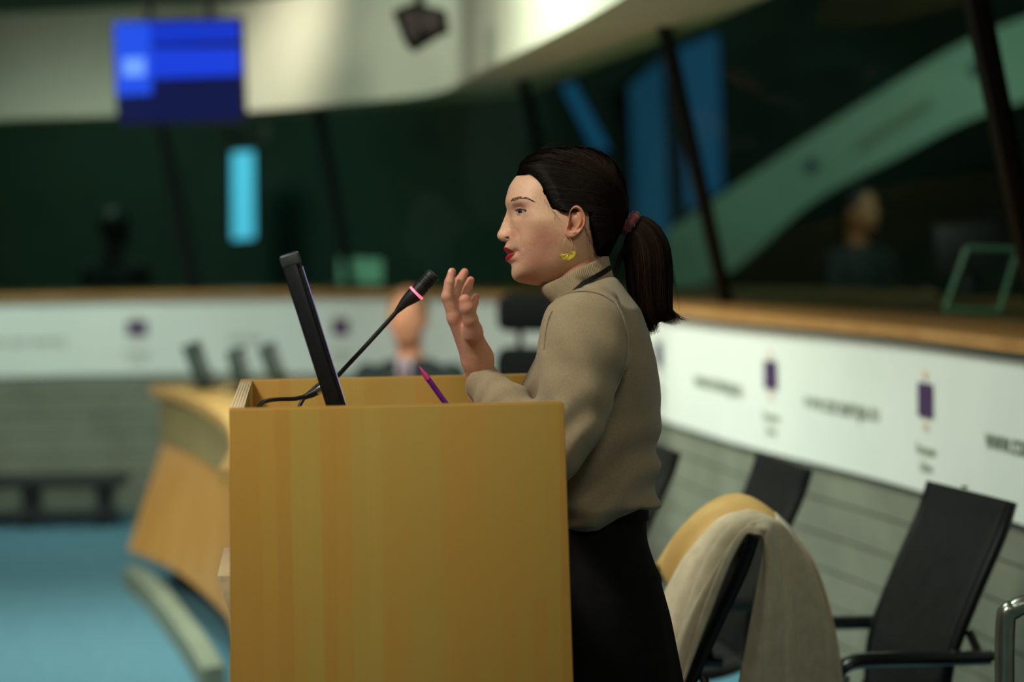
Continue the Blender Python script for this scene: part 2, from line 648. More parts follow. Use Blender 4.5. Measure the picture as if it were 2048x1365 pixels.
# lit openings in the rear wall
def lit_window(name, poly, d, col, st, label):
    m_ = mat(name + '_light', col, None, 0.6, 2, emit=col, estr=st)
    fr = empty(name, tuple(P(poly[0][0], poly[0][1], d)), 0)
    tag(fr, label, kind='structure')
    pts = [P(x, y, d) for x, y in poly]
    MB().prism([tuple(p) for p in pts], (0, 0.02, 0)).build('lit_pane', m_, fr, False, True)
    n = len(pts)
    for i in range(n):
        MB().tube([pts[i], pts[(i + 1) % n]], 0.014, 6).build('frame_bar', M_MULL, fr, False, True)
    return fr


lit_window('window_2', [(460, 302), (511, 298), (513, 480), (461, 484)], 16.8, rgb(84, 186, 226), 1.0, 'narrow bright cyan window in the booths')
lit_window('window_3', [(1255, 170), (1328, 110), (1345, 480), (1270, 500)], 17.2, rgb(12, 58, 84), 0.75, 'dim blue window behind the woman, beside the dark mullion')
lit_window('window_4', [(1352, 95), (1440, 60), (1450, 380), (1368, 430)], 17.2, rgb(14, 62, 92), 0.75, 'dim blue window at the top, right of the dark mullion')
lit_window('window_5', [(1118, 170), (1150, 160), (1224, 300), (1190, 312)], 17.2, rgb(14, 70, 104), 0.8, 'slanting dim blue window above the woman')

# reflection of the banner in the glass, modelled as a sloping strip behind it
M_SLOPE = mat('reflected_banner_green', rgb(158, 182, 164), rgb(146, 172, 154), 0.7, 2)
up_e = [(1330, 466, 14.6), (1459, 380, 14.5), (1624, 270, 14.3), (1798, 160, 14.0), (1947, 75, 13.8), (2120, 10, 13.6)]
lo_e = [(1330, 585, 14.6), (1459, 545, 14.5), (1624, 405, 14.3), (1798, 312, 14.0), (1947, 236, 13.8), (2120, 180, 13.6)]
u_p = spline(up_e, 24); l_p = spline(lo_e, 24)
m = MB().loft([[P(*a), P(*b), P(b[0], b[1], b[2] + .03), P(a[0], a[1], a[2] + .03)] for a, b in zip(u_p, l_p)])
slope = m.build('banner_reflection', M_SLOPE, None, True)
tag(slope, 'pale green banner reflection rising diagonally, modelled as a strip behind the booth glass', 'banner')
M_NAVY = mat('reflected_logo_navy', rgb(52, 72, 92), rgb(44, 62, 82), 0.6)
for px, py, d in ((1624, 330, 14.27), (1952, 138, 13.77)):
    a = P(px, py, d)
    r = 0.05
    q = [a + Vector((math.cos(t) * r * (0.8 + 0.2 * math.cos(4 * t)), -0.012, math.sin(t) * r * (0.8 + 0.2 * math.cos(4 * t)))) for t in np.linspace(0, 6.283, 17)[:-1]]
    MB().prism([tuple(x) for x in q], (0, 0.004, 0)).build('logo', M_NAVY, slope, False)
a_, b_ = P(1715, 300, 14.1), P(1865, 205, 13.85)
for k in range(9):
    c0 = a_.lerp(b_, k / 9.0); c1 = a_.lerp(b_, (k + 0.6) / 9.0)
    MB().prism([tuple(c0 + Vector((0, -.02, 0))), tuple(c1 + Vector((0, -.02, 0))), tuple(c1 + Vector((0, -.02, .05))), tuple(c0 + Vector((0, -.02, .05)))], (0, 0.004, 0)).build('reflected_print', M_INK2, slope, False)

# ------------------------------------------------------------------ the speaker
D0 = 4.03
M0 = D0 / FPX
R3 = np.array(CAM_R)
CX, CY, CZ = R3[:, 0], R3[:, 1], R3[:, 2]
CP = np.array(CAM_P)


def WP(px, py, l=0.0):
    """World point that shows at pixel (px, py), l metres nearer than the speaker's mid plane."""
    dz = D0 - l
    return CP + CX * ((px - 1024) / FPX * dz) - CY * ((py - 682.5) / FPX * dz) - CZ * dz


def WPa(px, py, l):
    px, py, l = np.broadcast_arrays(np.asarray(px, float), np.asarray(py, float), np.asarray(l, float))
    dz = (D0 - l)[..., None]
    return CP + CX * ((px - 1024) / FPX)[..., None] * dz - CY * ((py - 682.5) / FPX)[..., None] * dz - CZ * dz


HC = (1110.0, 460.0)
H0 = WP(*HC, 0.0)
YAW = math.radians(5.0)


def head_world(f, u, l):
    f2 = f * math.cos(YAW) - l * math.sin(YAW)
    l2 = l * math.cos(YAW) + f * math.sin(YAW)
    return H0 + (-CX) * f2[..., None] + CY * u[..., None] + CZ * l2[..., None]


def polar_profile(pts, phi, smooth_deg=0.5):
    a = np.array([(HC[0] - x) for x, y in pts]); c = np.array([(HC[1] - y) for x, y in pts])
    ph = np.degrees(np.arctan2(c, a)); r = np.hypot(a, c)
    o = np.argsort(ph); ph, r = ph[o], r[o]
    ph = np.concatenate([ph - 360, ph, ph + 360]); r = np.concatenate([r, r, r])
    # finely resampled and smoothed
    g = np.arange(-400, 400, 0.1)
    gr = np.interp(g, ph, r)
    k = int(smooth_deg / 0.1 * 3)
    ker = np.exp(-0.5 * (np.arange(-k, k + 1) * 0.1 / smooth_deg) ** 2); ker /= ker.sum()
    gr = np.convolve(np.pad(gr, k, mode='edge'), ker, 'valid')
    return np.interp(phi, g, gr) * M0


SKULL = [(1046, 344), (1062, 324), (1090, 310), (1122, 305), (1154, 303), (1181, 307), (1204, 318), (1224, 338),
         (1238, 362), (1244, 390), (1244, 412), (1238, 440), (1226, 468), (1214, 492), (1204, 515), (1180, 545),
         (1150, 562), (1115, 572)]
FACE = [(1081, 572), (1068, 571), (1053, 568.5), (1038.6, 565.5), (1029, 560), (1024.5, 553), (1023.2, 545.5), (1023.8, 537),
        (1021.8, 530), (1016, 525.5), (1011.3, 522.3), (1010.2, 517), (1012, 513), (1015.5, 510.5), (1012.5, 506.5),
        (1008, 501), (1006.6, 497), (1009.5, 493), (1011, 488), (1011.5, 484), (1005, 483.6), (999.3, 481), (995.2, 476.5), (993.9, 471.5),
        (995.2, 466), (999.8, 459), (1006, 443), (1011.3, 430), (1014, 420), (1011.5, 409), (1011.3, 399), (1014, 388),
        (1019, 372), (1031, 354)]
BASE = [(1081, 572), (1068, 571), (1053, 568.5), (1038.6, 565.5), (1029, 560), (1024.5, 553), (1023.2, 545.5), (1024.5, 537),
        (1024.5, 530), (1022, 524), (1019, 517), (1018, 510), (1016, 502), (1014.5, 494), (1014, 486), (1016, 476),
        (1019, 465), (1020, 450), (1018, 435), (1014, 420), (1011.5, 409), (1011.3, 399), (1014, 388),
        (1019, 372), (1031, 354)]
HAIRO = [(1024, 347.5), (1036, 329), (1059, 310), (1088.5, 298.5), (1121.5, 294.7), (1154, 292.4), (1181, 296), (1207, 306),
         (1230, 326), (1247, 356), (1253.5, 389), (1256, 412), (1256, 430), (1250, 455), (1238, 470), (1226, 494), (1216, 515),
         (1190, 550), (1150, 570), (1100, 570), (1060, 560), (1040, 520), (1030, 460), (1024, 400)]
W_SKIN, W_HAIR = 0.0735, 0.0815


def sec_power(phi):
    """Section exponent: fuller skull, leaner jaw."""
    g = np.arange(-220, 220, 1.0)
    v = np.interp((g + 180) % 360 - 180, [-180, -95, -60, -35, -10, 25, 60, 110, 180], [2.2, 2.0, 1.87, 1.95, 2.1, 2.35, 2.3, 2.3, 2.2])
    ker = np.exp(-0.5 * (np.arange(-30, 31) / 12.0) ** 2); ker /= ker.sum()
    v = np.convolve(np.pad(v, 30, mode='edge'), ker, 'valid')
    return np.interp(phi, g, v)


def in_poly(x, y, poly):
    inside = np.zeros(x.shape, bool)
    n = len(poly)
    for i in range(n):
        x1, y1 = poly[i]; x2, y2 = poly[(i + 1) % n]
        c = ((y1 > y) != (y2 > y)) & (x < (x2 - x1) * (y - y1) / (y2 - y1 + 1e-12) + x1)
        inside ^= c
    return inside


def poly_dist(x, y, poly, closed=True):
    """Signed distance to a polygon, positive inside."""
    d = np.full(x.shape, 1e9)
    n = len(poly)
    for i in range(n if closed else n - 1):
        x1, y1 = poly[i]; x2, y2 = poly[(i + 1) % n]
        dx, dy = x2 - x1, y2 - y1
        t = np.clip(((x - x1) * dx + (y - y1) * dy) / (dx * dx + dy * dy + 1e-9), 0, 1)
        d = np.minimum(d, np.hypot(x - x1 - t * dx, y - y1 - t * dy))
    return np.where(in_poly(x, y, poly), d, -d) if closed else d


EYE = dict(px=1046.0, py=426.0, l=0.0345, r=0.0126)
HAIRLINE = [(1010, 352), (1030, 348), (1046, 345), (1060, 357), (1076, 375), (1087, 397), (1095, 414), (1104, 424), (1117, 430), (1134, 427),
            (1146, 418), (1160, 418), (1170, 432), (1172, 455), (1178, 480), (1186, 508), (1200, 540), (1300, 540), (1300, 250), (1000, 250)]


def build_head():
    ph_a = np.arange(-78, 30, 0.30)
    ph_b = np.arange(30, 282, 1.5)
    phi = np.concatenate([ph_a, ph_b])
    nt = 150
    tt = np.linspace(0, 1, nt) ** 1.15 * (math.pi / 2)
    phs = (phi + 180) % 360 - 180
    full = polar_profile(SKULL + FACE, phs, 0.35)
    fine = polar_profile(SKULL + BASE, phs, 1.2)
    base = polar_profile(SKULL + BASE, phs, 9.0)
    extra = full - fine
    p = sec_power(phs)
    PHI, T = np.meshgrid(np.radians(phi), tt, indexing='ij')
    pw = p[:, None]
    rho = base[:, None] * np.cos(T) ** (2 / pw) * np.ones_like(T)
    rho[:, -1] = 0.0
    l = W_SKIN * np.sin(T) ** (2 / pw)
    wn = np.interp(phs, [-40, -30, -26, -20, -14, -11, -6, 0, 8, 20, 28], [.012, .0135, .0170, .0170, .0125, .0140, .0130, .0105, .0082, .0068, .010])[:, None]
    kn = np.interp(phs, [-40, -14, -8, 30], [2.0, 2.0, 2.6, 2.0])[:, None]
    rho = rho + extra[:, None] * np.exp(-(l / wn) ** kn) + (fine - base)[:, None] * np.exp(-(l / 0.030) ** 2)
    f = rho * np.cos(PHI); u = rho * np.sin(PHI)
    px = HC[0] - f / M0; py = HC[1] - u / M0     # local side-view pixels (no yaw)
    fw = sstep(0.004, 0.016, l)                  # off the midline
    # outward normal approximated by the position direction, flattened
    nf, nu, nl = f / 0.10 ** 2, u / 0.12 ** 2, l / W_SKIN ** 2
    nn = np.sqrt(nf ** 2 + nu ** 2 + nl ** 2) + 1e-9
    nf, nu, nl = nf / nn, nu / nn, nl / nn
    D = np.zeros_like(f)
    D += -0.0040 * g2(px, py, 1033, 423, 10, 8) * fw
    D += -0.0020 * g2(px, py, 1025, 428, 6, 9) * fw
    D += 0.0022 * g2(px, py, 1030, 405, 13, 5.5) * fw
    D += 0.0035 * g2(px, py, 1064, 450, 20, 13)
    D += -0.0040 * g2(px, py, 1088, 405, 16, 18)
    D += -0.0030 * g2(px, py, 1080, 505, 22, 18)
    D += 0.0020 * g2(px, py, 1050, 490, 14, 16) * fw
    D += 0.0015 * g2(px, py, 1034, 548, 10, 10)
    # nasolabial furrow
    fold = poly_dist(px, py, [(1031, 468), (1036, 484), (1040, 498)], False)
    D += -0.0007 * np.exp(-0.5 * (fold / 3.4) ** 2) * fw
    # corner of the mouth
    D += -0.0036 * g2(px, py, 1026, 507, 5, 4.5) * sstep(0.008, 0.016, l)
    D += -0.0018 * g2(px, py, 1023, 528, 6, 4) * sstep(0.0, 0.016, l)
    f = f + nf * D; u = u + nu * D; l = l + nl * D
    # nostril wing: a soft ball blended onto the side of the nose tip
    def ball(cx, cy, cl, r, amt, f, u, l):
        cf, cu = (HC[0] - cx) * M0, (HC[1] - cy) * M0
        d = np.sqrt((f - cf) ** 2 + (u - cu) ** 2 + (l - cl) ** 2)
        w_ = np.exp(-(d / r) ** 2)
        s_ = amt * w_
        q = np.stack([f - cf, u - cu, (l - cl)], -1) / (d[..., None] + 1e-5)
        return f + s_ * (q[..., 0] * 0.35), u + s_ * q[..., 1] * 0.2, l + s_ * 1.0
    f, u, l = ball(1022.5, 469.5, 0.010, 0.0068, 0.0048, f, u, l)
    f, u, l = ball(1006, 472, 0.004, 0.0075, 0.0022, f, u, l)
    px = HC[0] - f / M0; py = HC[1] - u / M0
    groove = poly_dist(px, py, [(1019, 458), (1026, 459.5), (1031, 465), (1031.5, 473), (1028, 478)], False)
    l = l - 0.0011 * np.exp(-0.5 * (groove / 2.2) ** 2) * sstep(0.004, 0.01, l)
    # nostril
    nos = g2(px, py, 1015.5, 478.5, 4.2, 1.9) * sstep(0.002, 0.005, l) * (1 - sstep(0.016, 0.022, l))
    l = l - 0.0040 * nos; u = u + 0.0022 * nos
    # eyelids wrapped round the eyeball
    E = EYE
    ef, eu, el = (HC[0] - E['px']) * M0, (HC[1] - E['py']) * M0, E['l']
    df, du, dl = f - ef, u - eu, l - el
    dist = np.sqrt(df ** 2 + du ** 2 + dl ** 2) + 1e-9
    az = np.degrees(np.arctan2(dl, df)); elv = np.degrees(np.arcsin(np.clip(du / dist, -1, 1)))
    span = np.clip(1 - ((az - 42) / 50) ** 2, 0, 1)
    top = 15.5 * span ** 0.6 + 1 - 4 * sstep(40, 95, az); bot = -15 * span ** 0.8
    opn = (elv < top) & (elv > bot) & (span > 0.02)
    margin = np.minimum(top - elv, elv - bot)
    lid_r = E['r'] + 0.0012 + 0.0010 * np.exp(-((elv - top - 4) / 5.0) ** 2) - 0.0006 * np.exp(-((elv - top - 15) / 4.0) ** 2) \
        + 0.0006 * np.exp(-((elv - bot + 5) / 5.0) ** 2)
    front = sstep(-35, 0, az) * (1 - sstep(95, 125, az))
    bl = (1 - sstep(E['r'] + 0.002, E['r'] + 0.012, dist)) * front
    near = dist < 0.03
    tgt = np.where(opn, E['r'] - 0.0035 * sstep(0, 3, margin) + 0.0008 * (1 - sstep(0, 3, margin)), lid_r)
    vert = 1 - sstep(28, 62, np.abs(elv))
    k = np.where(near, np.where(opn, front, bl * vert), 0.0)
    ndist = dist + (tgt - dist) * k
    f = ef + df / dist * ndist; u = eu + du / dist * ndist; l = el + dl / dist * ndist
    px = HC[0] - f / M0; py = HC[1] - u / M0
    # colours of skin
    skin = np.array(rgb(220, 174, 142)[:3]); col = np.ones(f.shape + (3,)) * skin
    def tint(c, wgt):
        nonlocal col
        col = col + (np.array(rgb(*c)[:3]) - col) * wgt[..., None]
    tint((196, 118, 100), 0.62 * g2(px, py, 1078, 480, 24, 17))
    tint((196, 118, 104), 0.40 * g2(px, py, 1064, 520, 24, 14))
    tint((200, 124, 108), 0.55 * g2(px, py, 1022, 470, 8, 7))
    tint((196, 120, 104), 0.45 * g2(px, py, 1058, 560, 16, 6))
    tint((224, 184, 156), 0.5 * g2(px, py, 1030, 375, 20, 14))
    tint((168, 116, 106), 0.55 * g2(px, py, 1040, 414, 12, 6) * fw)
    tint((160, 112, 104), 0.45 * g2(px, py, 1042, 434, 10, 4) * fw)
    tint((70, 34, 28), np.clip(nos * 1.3, 0, 1))
    mole = np.exp(-((px - 1016.5) ** 2 + (py - 450) ** 2) / 1.0) + np.exp(-((px - 1053) ** 2 + (py - 491) ** 2) / 1.0)
    tint((96, 60, 48), 0.7 * np.clip(mole, 0, 1) * fw)
    UL = [(1000, 494.5), (1009, 495.0), (1013, 497), (1020, 501.5), (1028.5, 507), (1022, 508), (1015, 509.5), (1000, 509)]
    LL = [(1000, 511.5), (1014, 511.8), (1020, 510.0), (1028, 508.2), (1024, 513.5), (1018, 519.5), (1013, 523.5), (1000, 523.5)]
    du_ = poly_dist(px, py, UL); dl_ = poly_dist(px, py, LL)
    lipm = np.maximum(sstep(-0.5, 0.7, du_), sstep(-0.5, 0.7, dl_)) * (px < 1030) * (l < 0.03)
    tint((158, 24, 42), lipm)
    gap = in_poly(px, py, [(1000, 509), (1015, 509.3), (1022, 508), (1028, 507.8), (1020, 510), (1014, 511.8), (1000, 511.5)]) & (px < 1029) & (l < 0.03)
    tint((52, 12, 14), gap.astype(float) * 0.9)
    lash = np.where(near & ~opn, np.exp(-np.clip(elv - top, 0, 99) / 3.6) * (elv > bot + 4) * (span > 0.02) * front, 0)
    tint((38, 24, 20), 0.85 * np.clip(lash, 0, 1))
    lashb = np.where(near & ~opn, np.exp(-np.clip(bot - elv, 0, 99) / 1.5) * (elv < bot + 1) * (span > 0.02) * front, 0)
    tint((110, 66, 58), 0.6 * np.clip(lashb, 0, 1))
    tint((150, 80, 74), np.where(opn & near, 0.8, 0.0) * front)
    # both halves
    n1, n2 = f.shape
    V1 = head_world(f, u, l).reshape(-1, 3); V2 = head_world(f, u, -l).reshape(-1, 3)
    I = np.arange(n1 * n2).reshape(n1, n2)
    a, b = I, np.roll(I, -1, axis=0)
    q = np.stack([a[:, :-1], a[:, 1:], b[:, 1:], b[:, :-1]], -1).reshape(-1, 4)
    q2 = q[:, ::-1] + n1 * n2
    V = np.vstack([V1, V2]); Fq = np.vstack([q, q2])
    # weld the midline of the two halves
    remap = np.arange(len(V))
    remap[I[:, 0] + n1 * n2] = I[:, 0]
    Fq = remap[Fq]
    C = np.vstack([col.reshape(-1, 3)] * 2)
    look = dict(px=px.ravel(), py=py.ravel(), l=l.ravel(), f=f.ravel(), u=u.ravel())
    return V, Fq, C, look


def build_ear(side=1):
    out = [(1166, 430), (1160, 421), (1151, 416), (1143, 418.5), (1137, 426), (1135, 437), (1134, 447), (1131, 456), (1128.5, 465),
           (1128, 473), (1132, 479.5), (1139, 481), (1147, 479), (1156, 472), (1164, 462), (1169, 450), (1169.5, 439)]
    o = np.array(out, float)
    o = spline(np.vstack([o, o[:1]]), 121)[:-1]
    c = np.array([1147.0, 448.0])
    nr = 44
    rr = np.linspace(0, 1, nr)
    ang = np.arctan2(-(o[:, 1] - c[1]), o[:, 0] - c[0])     # 0 = towards the back of the head, +90 up
    verts, cols = [], []
    skin = np.array(rgb(206, 146, 118)[:3]); dark = np.array(rgb(150, 80, 62)[:3])
    back = np.clip(np.cos(ang) * 0.5 + 0.5, 0, 1)
    deg = np.degrees(ang)
    rimw = np.where((deg > -75) | (deg < -178), 1.0, 0.25) * np.where((deg > 150) | (deg < -175), 0.8, 1.0)
    lobe = np.exp(-((deg + 118) / 38.0) ** 2)
    for r in rr:
        xy = c + (o - c) * r
        base = 0.0750 + 0.011 * (xy[:, 0] - 1130) / 40.0 + 0.002 * (448 - xy[:, 1]) / 30.0
        h = 0.0042 * np.exp(-((r - 0.88) / 0.085) ** 2) * rimw
        h -= 0.0022 * np.exp(-((r - 0.70) / 0.08) ** 2) * (1 - lobe) * sstep(-70, -40, deg)
        h += 0.0030 * np.exp(-((r - 0.53) / 0.09) ** 2) * np.exp(-((deg + 5) / 65.0) ** 2)
        dx, dy = xy[:, 0] - 1141.5, xy[:, 1] - 458.0
        con = np.exp(-((dx / 6.5) ** 2 + (dy / 8.0) ** 2))
        h -= 0.0045 * con
        h -= 0.0035 * np.exp(-(((xy[:, 0] - 1148) / 5.0) ** 2 + ((xy[:, 1] - 432) / 5.5) ** 2))
        h += 0.0038 * np.exp(-(((xy[:, 0] - 1134) / 3.0) ** 2 + ((xy[:, 1] - 457) / 5.0) ** 2))
        h += 0.0022 * np.exp(-(((xy[:, 0] - 1147) / 5.0) ** 2 + ((xy[:, 1] - 469) / 3.2) ** 2))
        h += 0.0030 * lobe * np.exp(-((r - 0.75) / 0.25) ** 2)
        edge = sstep(0.93, 1.0, r)
        h -= 0.0030 * edge ** 2
        L = base + h
        verts.append(np.stack([(HC[0] - xy[:, 0]) * M0, (HC[1] - xy[:, 1]) * M0, L], -1))
        k = np.clip(con * 0.9, 0, 1)[:, None]
        redder = (sstep(0.75, 0.95, r) * back * 0.35)[:, None]
        cc = skin + (dark - skin) * k
        cc = cc + (np.array(rgb(196, 110, 84)[:3]) - cc) * redder
        cols.append(cc)
    # back of the ear
    for s_, dp in ((0.97, 0.006), (0.86, 0.012), (0.72, 0.020)):
        xy = c + (o - c) * s_
        base = 0.0750 + 0.011 * (xy[:, 0] - 1130) / 40.0
        verts.append(np.stack([(HC[0] - xy[:, 0]) * M0, (HC[1] - xy[:, 1]) * M0, base - dp], -1))
        cols.append(np.ones((len(o), 3)) * skin)
    A = np.array(verts); n1, n2 = A.shape[:2]
    I = np.arange(n1 * n2).reshape(n1, n2)
    a, b = I[:-1], I[1:]
    q = np.stack([a, b, np.roll(b, -1, 1), np.roll(a, -1, 1)], -1).reshape(-1, 4)
    if side < 0:
        q = q[:, ::-1]
    A = A.reshape(-1, 3)
    # the speaker is drawn from the photograph: undo the head's slight turn for the near ear's place
    f = A[:, 0] + (A[:, 2] * math.sin(YAW)); u = A[:, 1]; l = A[:, 2] * side
    V = head_world(f, u, l)
    return V, q, np.array(cols).reshape(-1, 3)


def vcol_mat(name, rough=0.5, bump=0.0, bscale=900, sss=0.0, spec=0.4, vary=0.06):
    k = NT(name)
    a = k.n('ShaderNodeVertexColor', layer_name='Col')
    tc = k.n('ShaderNodeTexCoord')
    nz = k.n('ShaderNodeTexNoise', i_Scale=220.0, i_Detail=3.0)
    k.l(tc.outputs['Object'], nz.inputs['Vector'])
    rr = k.ramp(nz.outputs[0], [(0.3, (1 - vary,) * 3 + (1,)), (0.7, (1 + vary,) * 3 + (1,))])
    k.l(k.mix(1.0, a.outputs[0], rr, 'MULTIPLY'), k.b.inputs['Base Color'])
    k.b.inputs['Roughness'].default_value = rough
    k.b.inputs['Specular IOR Level'].default_value = spec
    if sss:
        k.b.inputs['Subsurface Weight'].default_value = sss
        k.b.inputs['Subsurface Radius'].default_value = (0.012, 0.004, 0.002)
        k.b.inputs['Subsurface Scale'].default_value = 0.35
    if bump:
        n2 = k.n('ShaderNodeTexNoise', i_Scale=float(bscale), i_Detail=2.0)
        k.l(tc.outputs['Object'], n2.inputs['Vector'])
        k.bump(n2.outputs[0], 1.0, bump)
    return k.m


M_SKIN = vcol_mat('skin', 0.5, 0.00010, 1400, 0.12)

speaker = empty('person', (WP(1210, 1000)[0], D0, 0), 0.0,
                'woman in beige turtleneck and black skirt speaking with raised hand at the lectern', 'person')

hv, hf, hc, LOOK = build_head()
bodies = [(hv, hf, hc)]
for s in (1, -1):
    bodies.append(build_ear(s))


def tube_mesh(rings):
    A = np.array(rings); n1, n2 = A.shape[:2]
    I = np.arange(n1 * n2).reshape(n1, n2)
    a, b = I[:-1], I[1:]
    return A.reshape(-1, 3), np.stack([a, np.roll(a, -1, 1), np.roll(b, -1, 1), b], -1).reshape(-1, 4)


# neck
rings = []
for (x, y, r1, r2) in [(1152, 470, 58, 0.046), (1152, 500, 58, 0.047), (1155, 530, 57, 0.049), (1161, 570, 60, 0.055), (1168, 620, 66, 0.062)]:
    rings.append([WP(x + math.cos(a) * r1, y - math.cos(a) * 14, math.sin(a) * r2) for a in np.linspace(0, 2 * math.pi, 49)[:-1]])
nv, nf = tube_mesh(rings)
bodies.append((nv, nf, np.ones((len(nv), 3)) * np.array(rgb(196, 142, 114)[:3])))

# ---- hands
def sdf_hand(joints, extra, lo, hi, h, nails):
    """joints: list of chains [(px,py,l,r), ...]; meshes a smooth union in camera-aligned metres."""
    def loc(px, py, l):
        dz = D0 - l
        return np.array([(px - 1024) / FPX * dz, -(py - 682.5) / FPX * dz, l])
    lo3 = np.minimum(loc(lo[0], lo[1], lo[2]), loc(hi[0], hi[1], hi[2])) - 0.012
    hi3 = np.maximum(loc(lo[0], lo[1], lo[2]), loc(hi[0], hi[1], hi[2])) + 0.012
    X, Y, Z = grid(lo3, hi3, h)
    D = None
    for a, b, ra, rb in extra:
        c = capsule(X, Y, Z, loc(*a), loc(*b), ra, rb)
        D = c if D is None else smin(D, c, 0.012)
    for ch in joints:
        F_ = None
        for a, b in zip(ch[:-1], ch[1:]):
            c = capsule(X, Y, Z, loc(*a[:3]), loc(*b[:3]), a[3], b[3])
            F_ = c if F_ is None else smin(F_, c, 0.003)
        D = smin(D, F_, 0.0055)
    V, Fq = surface_nets(D, lo3, h)
    V = relax(V, Fq, 2, 0.4)
    col = np.ones((len(V), 3)) * np.array(rgb(208, 152, 126)[:3])
    for ch in joints:                                            # redder finger pads, pale nails
        t = loc(*ch[-1][:3]); d = np.linalg.norm(V - t, axis=1)
        wgt = np.exp(-(d / 0.016) ** 2)[:, None] * 0.5
        col = col + (np.array(rgb(206, 118, 100)[:3]) - col) * wgt
    for (c, r) in nails:
        t = loc(*c); d = np.linalg.norm(V - t, axis=1)
        wgt = (1 - sstep(r * 0.8, r, d))[:, None] * 0.8
        col = col + (np.array(rgb(232, 190, 172)[:3]) - col) * wgt
    Wd = CP + CX * V[:, :1] + CY * V[:, 1:2] + CZ * (V[:, 2:3] - D0)
    return Wd, Fq[:, ::1], col


palm = [((953, 716, .118), (909, 636, .143), .0215, .0125), ((953, 716, .118), (917, 634, .125), .0215, .0125),
        ((955, 716, .112), (928, 636, .106), .0210, .0120), ((956, 716, .106), (940, 644, .090), .0205, .0110),
        ((955, 722, .115), (968, 790, .100), .0225, .0260),
        ((952, 700, .132), (946, 660, .158), .0165, .0150)]
fingers = [
    [(909, 638, .143, .0105), (894, 594, .150, .0092), (899, 565, .149, .0080), (904, 544, .146, .0066)],
    [(917, 636, .125, .0105), (909, 590, .128, .0092), (919, 563, .123, .0082), (929, 545, .118, .0068)],
    [(928, 638, .106, .0100), (926, 600, .104, .0088), (935, 577, .100, .0078), (941, 561, .097, .0066)],
    [(940, 646, .090, .0090), (943, 620, .084, .0076), (948, 606, .080, .0068), (952, 594, .078, .0056)],
    [(946, 668, .158, .0150), (941, 640, .172, .0122), (934, 616, .180, .0118), (929.5, 601, .182, .0098)],
]
nails = [((952.5, 590, .072), .0045), ((899, 541, .150), .0045), ((935.5, 556, .092), .0045)]
bodies.append(sdf_hand(fingers, palm, (872, 525, .04), (1000, 800, .205), 0.0012, nails))
# far hand, closed round the pen on the desk of the lectern
palm2 = [((985, 872, -.150), (934, 846, -.128), .0210, .0135), ((985, 872, -.150), (930, 850, -.145), .0210, .0130),
         ((985, 872, -.150), (932, 858, -.162), .0200, .0120), ((985, 872, -.150), (1040, 900, -.165), .0225, .0260)]
fingers2 = [
    [(934, 844, -.126, .0105), (905, 826, -.118, .0092), (896, 838, -.106, .0080), (904, 848, -.102, .0068)],
    [(930, 849, -.143, .0105), (900, 838, -.140, .0092), (896, 855, -.128, .0080), (906, 864, -.122, .0068)],
    [(931, 857, -.158, .0100), (904, 852, -.158, .0088), (900, 868, -.148, .0078), (911, 876, -.140, .0066)],
    [(936, 866, -.172, .0090), (914, 864, -.176, .0076), (908, 876, -.168, .0068), (917, 884, -.160, .0058)],
    [(962, 852, -.128, .0145), (935, 838, -.106, .0120), (915, 838, -.098, .0110), (901, 842, -.096, .0092)],
]
bodies.append(sdf_hand(fingers2, palm2, (880, 815, -.20), (1050, 915, -.07), 0.0015, []))


def join(parts):
    V, Fq, C, n = [], [], [], 0
    for v, f, c in parts:
        V.append(v); Fq.append(np.asarray(f) + n); C.append(c); n += len(v)
    return np.vstack(V), np.vstack(Fq), np.vstack(C)


bv, bf, bc = join(bodies)


def bridge(bv, bf, bc, off_a, off_b, n_a, n_b, way):
    """Inner limb under the clothes that joins two pieces of the body into one surface."""
    ia = off_a + n_a; ib = off_b + n_b
    qa, qb = list(bf[ia]), list(bf[ib])
    rings = [qa]; new = []
    for (px, py, l) in way:
        c = WP(px, py, l)
        idx = []
        for k, (dx, dz) in enumerate(((-1, -1), (1, -1), (1, 1), (-1, 1))):
            idx.append(len(bv) + len(new)); new.append(c + np.array([dx * .02, 0, dz * .02]))
        rings.append(idx)
    rings.append(qb)
    fs = []
    for r0, r1 in zip(rings[:-1], rings[1:]):
        for k in range(4):
            fs.append([r0[k], r0[(k + 1) % 4], r1[(k + 1) % 4], r1[k]])
    bv = np.vstack([bv, np.array(new)]); bc = np.vstack([bc, np.tile(bc[qa[0]], (len(new), 1))])
    return bv, np.vstack([bf, np.array(fs)]), bc


_f0 = np.cumsum([0] + [len(b_[1]) for b_ in bodies])
def _face_near(k, p):
    c = bodies[k][0][bodies[k][1]].mean(1)
    return int(np.argmin(((c - p) ** 2).sum(1)))
bv, bf, bc = bridge(bv, bf, bc, _f0[3], _f0[4], len(bodies[3][1]) - 10, _face_near(4, WP(972, 796, .10)), [(1168, 640, .10), (1168, 700, .17), (1106, 900, .22)])
bv, bf, bc = bridge(bv, bf, bc, _f0[3], _f0[5], len(bodies[3][1]) - 30, _face_near(5, WP(1044, 902, -.165)), [(1168, 640, -.10), (1168, 700, -.16), (1112, 892, -.18)])
bv, bf, bc = bridge(bv, bf, bc, _f0[3], _f0[0], 20, _face_near(0, WP(1150, 545, 0)), [(1152, 520, 0.0)])
body = mesh_obj('body', bv, bf, M_SKIN, speaker, True, True, bc)

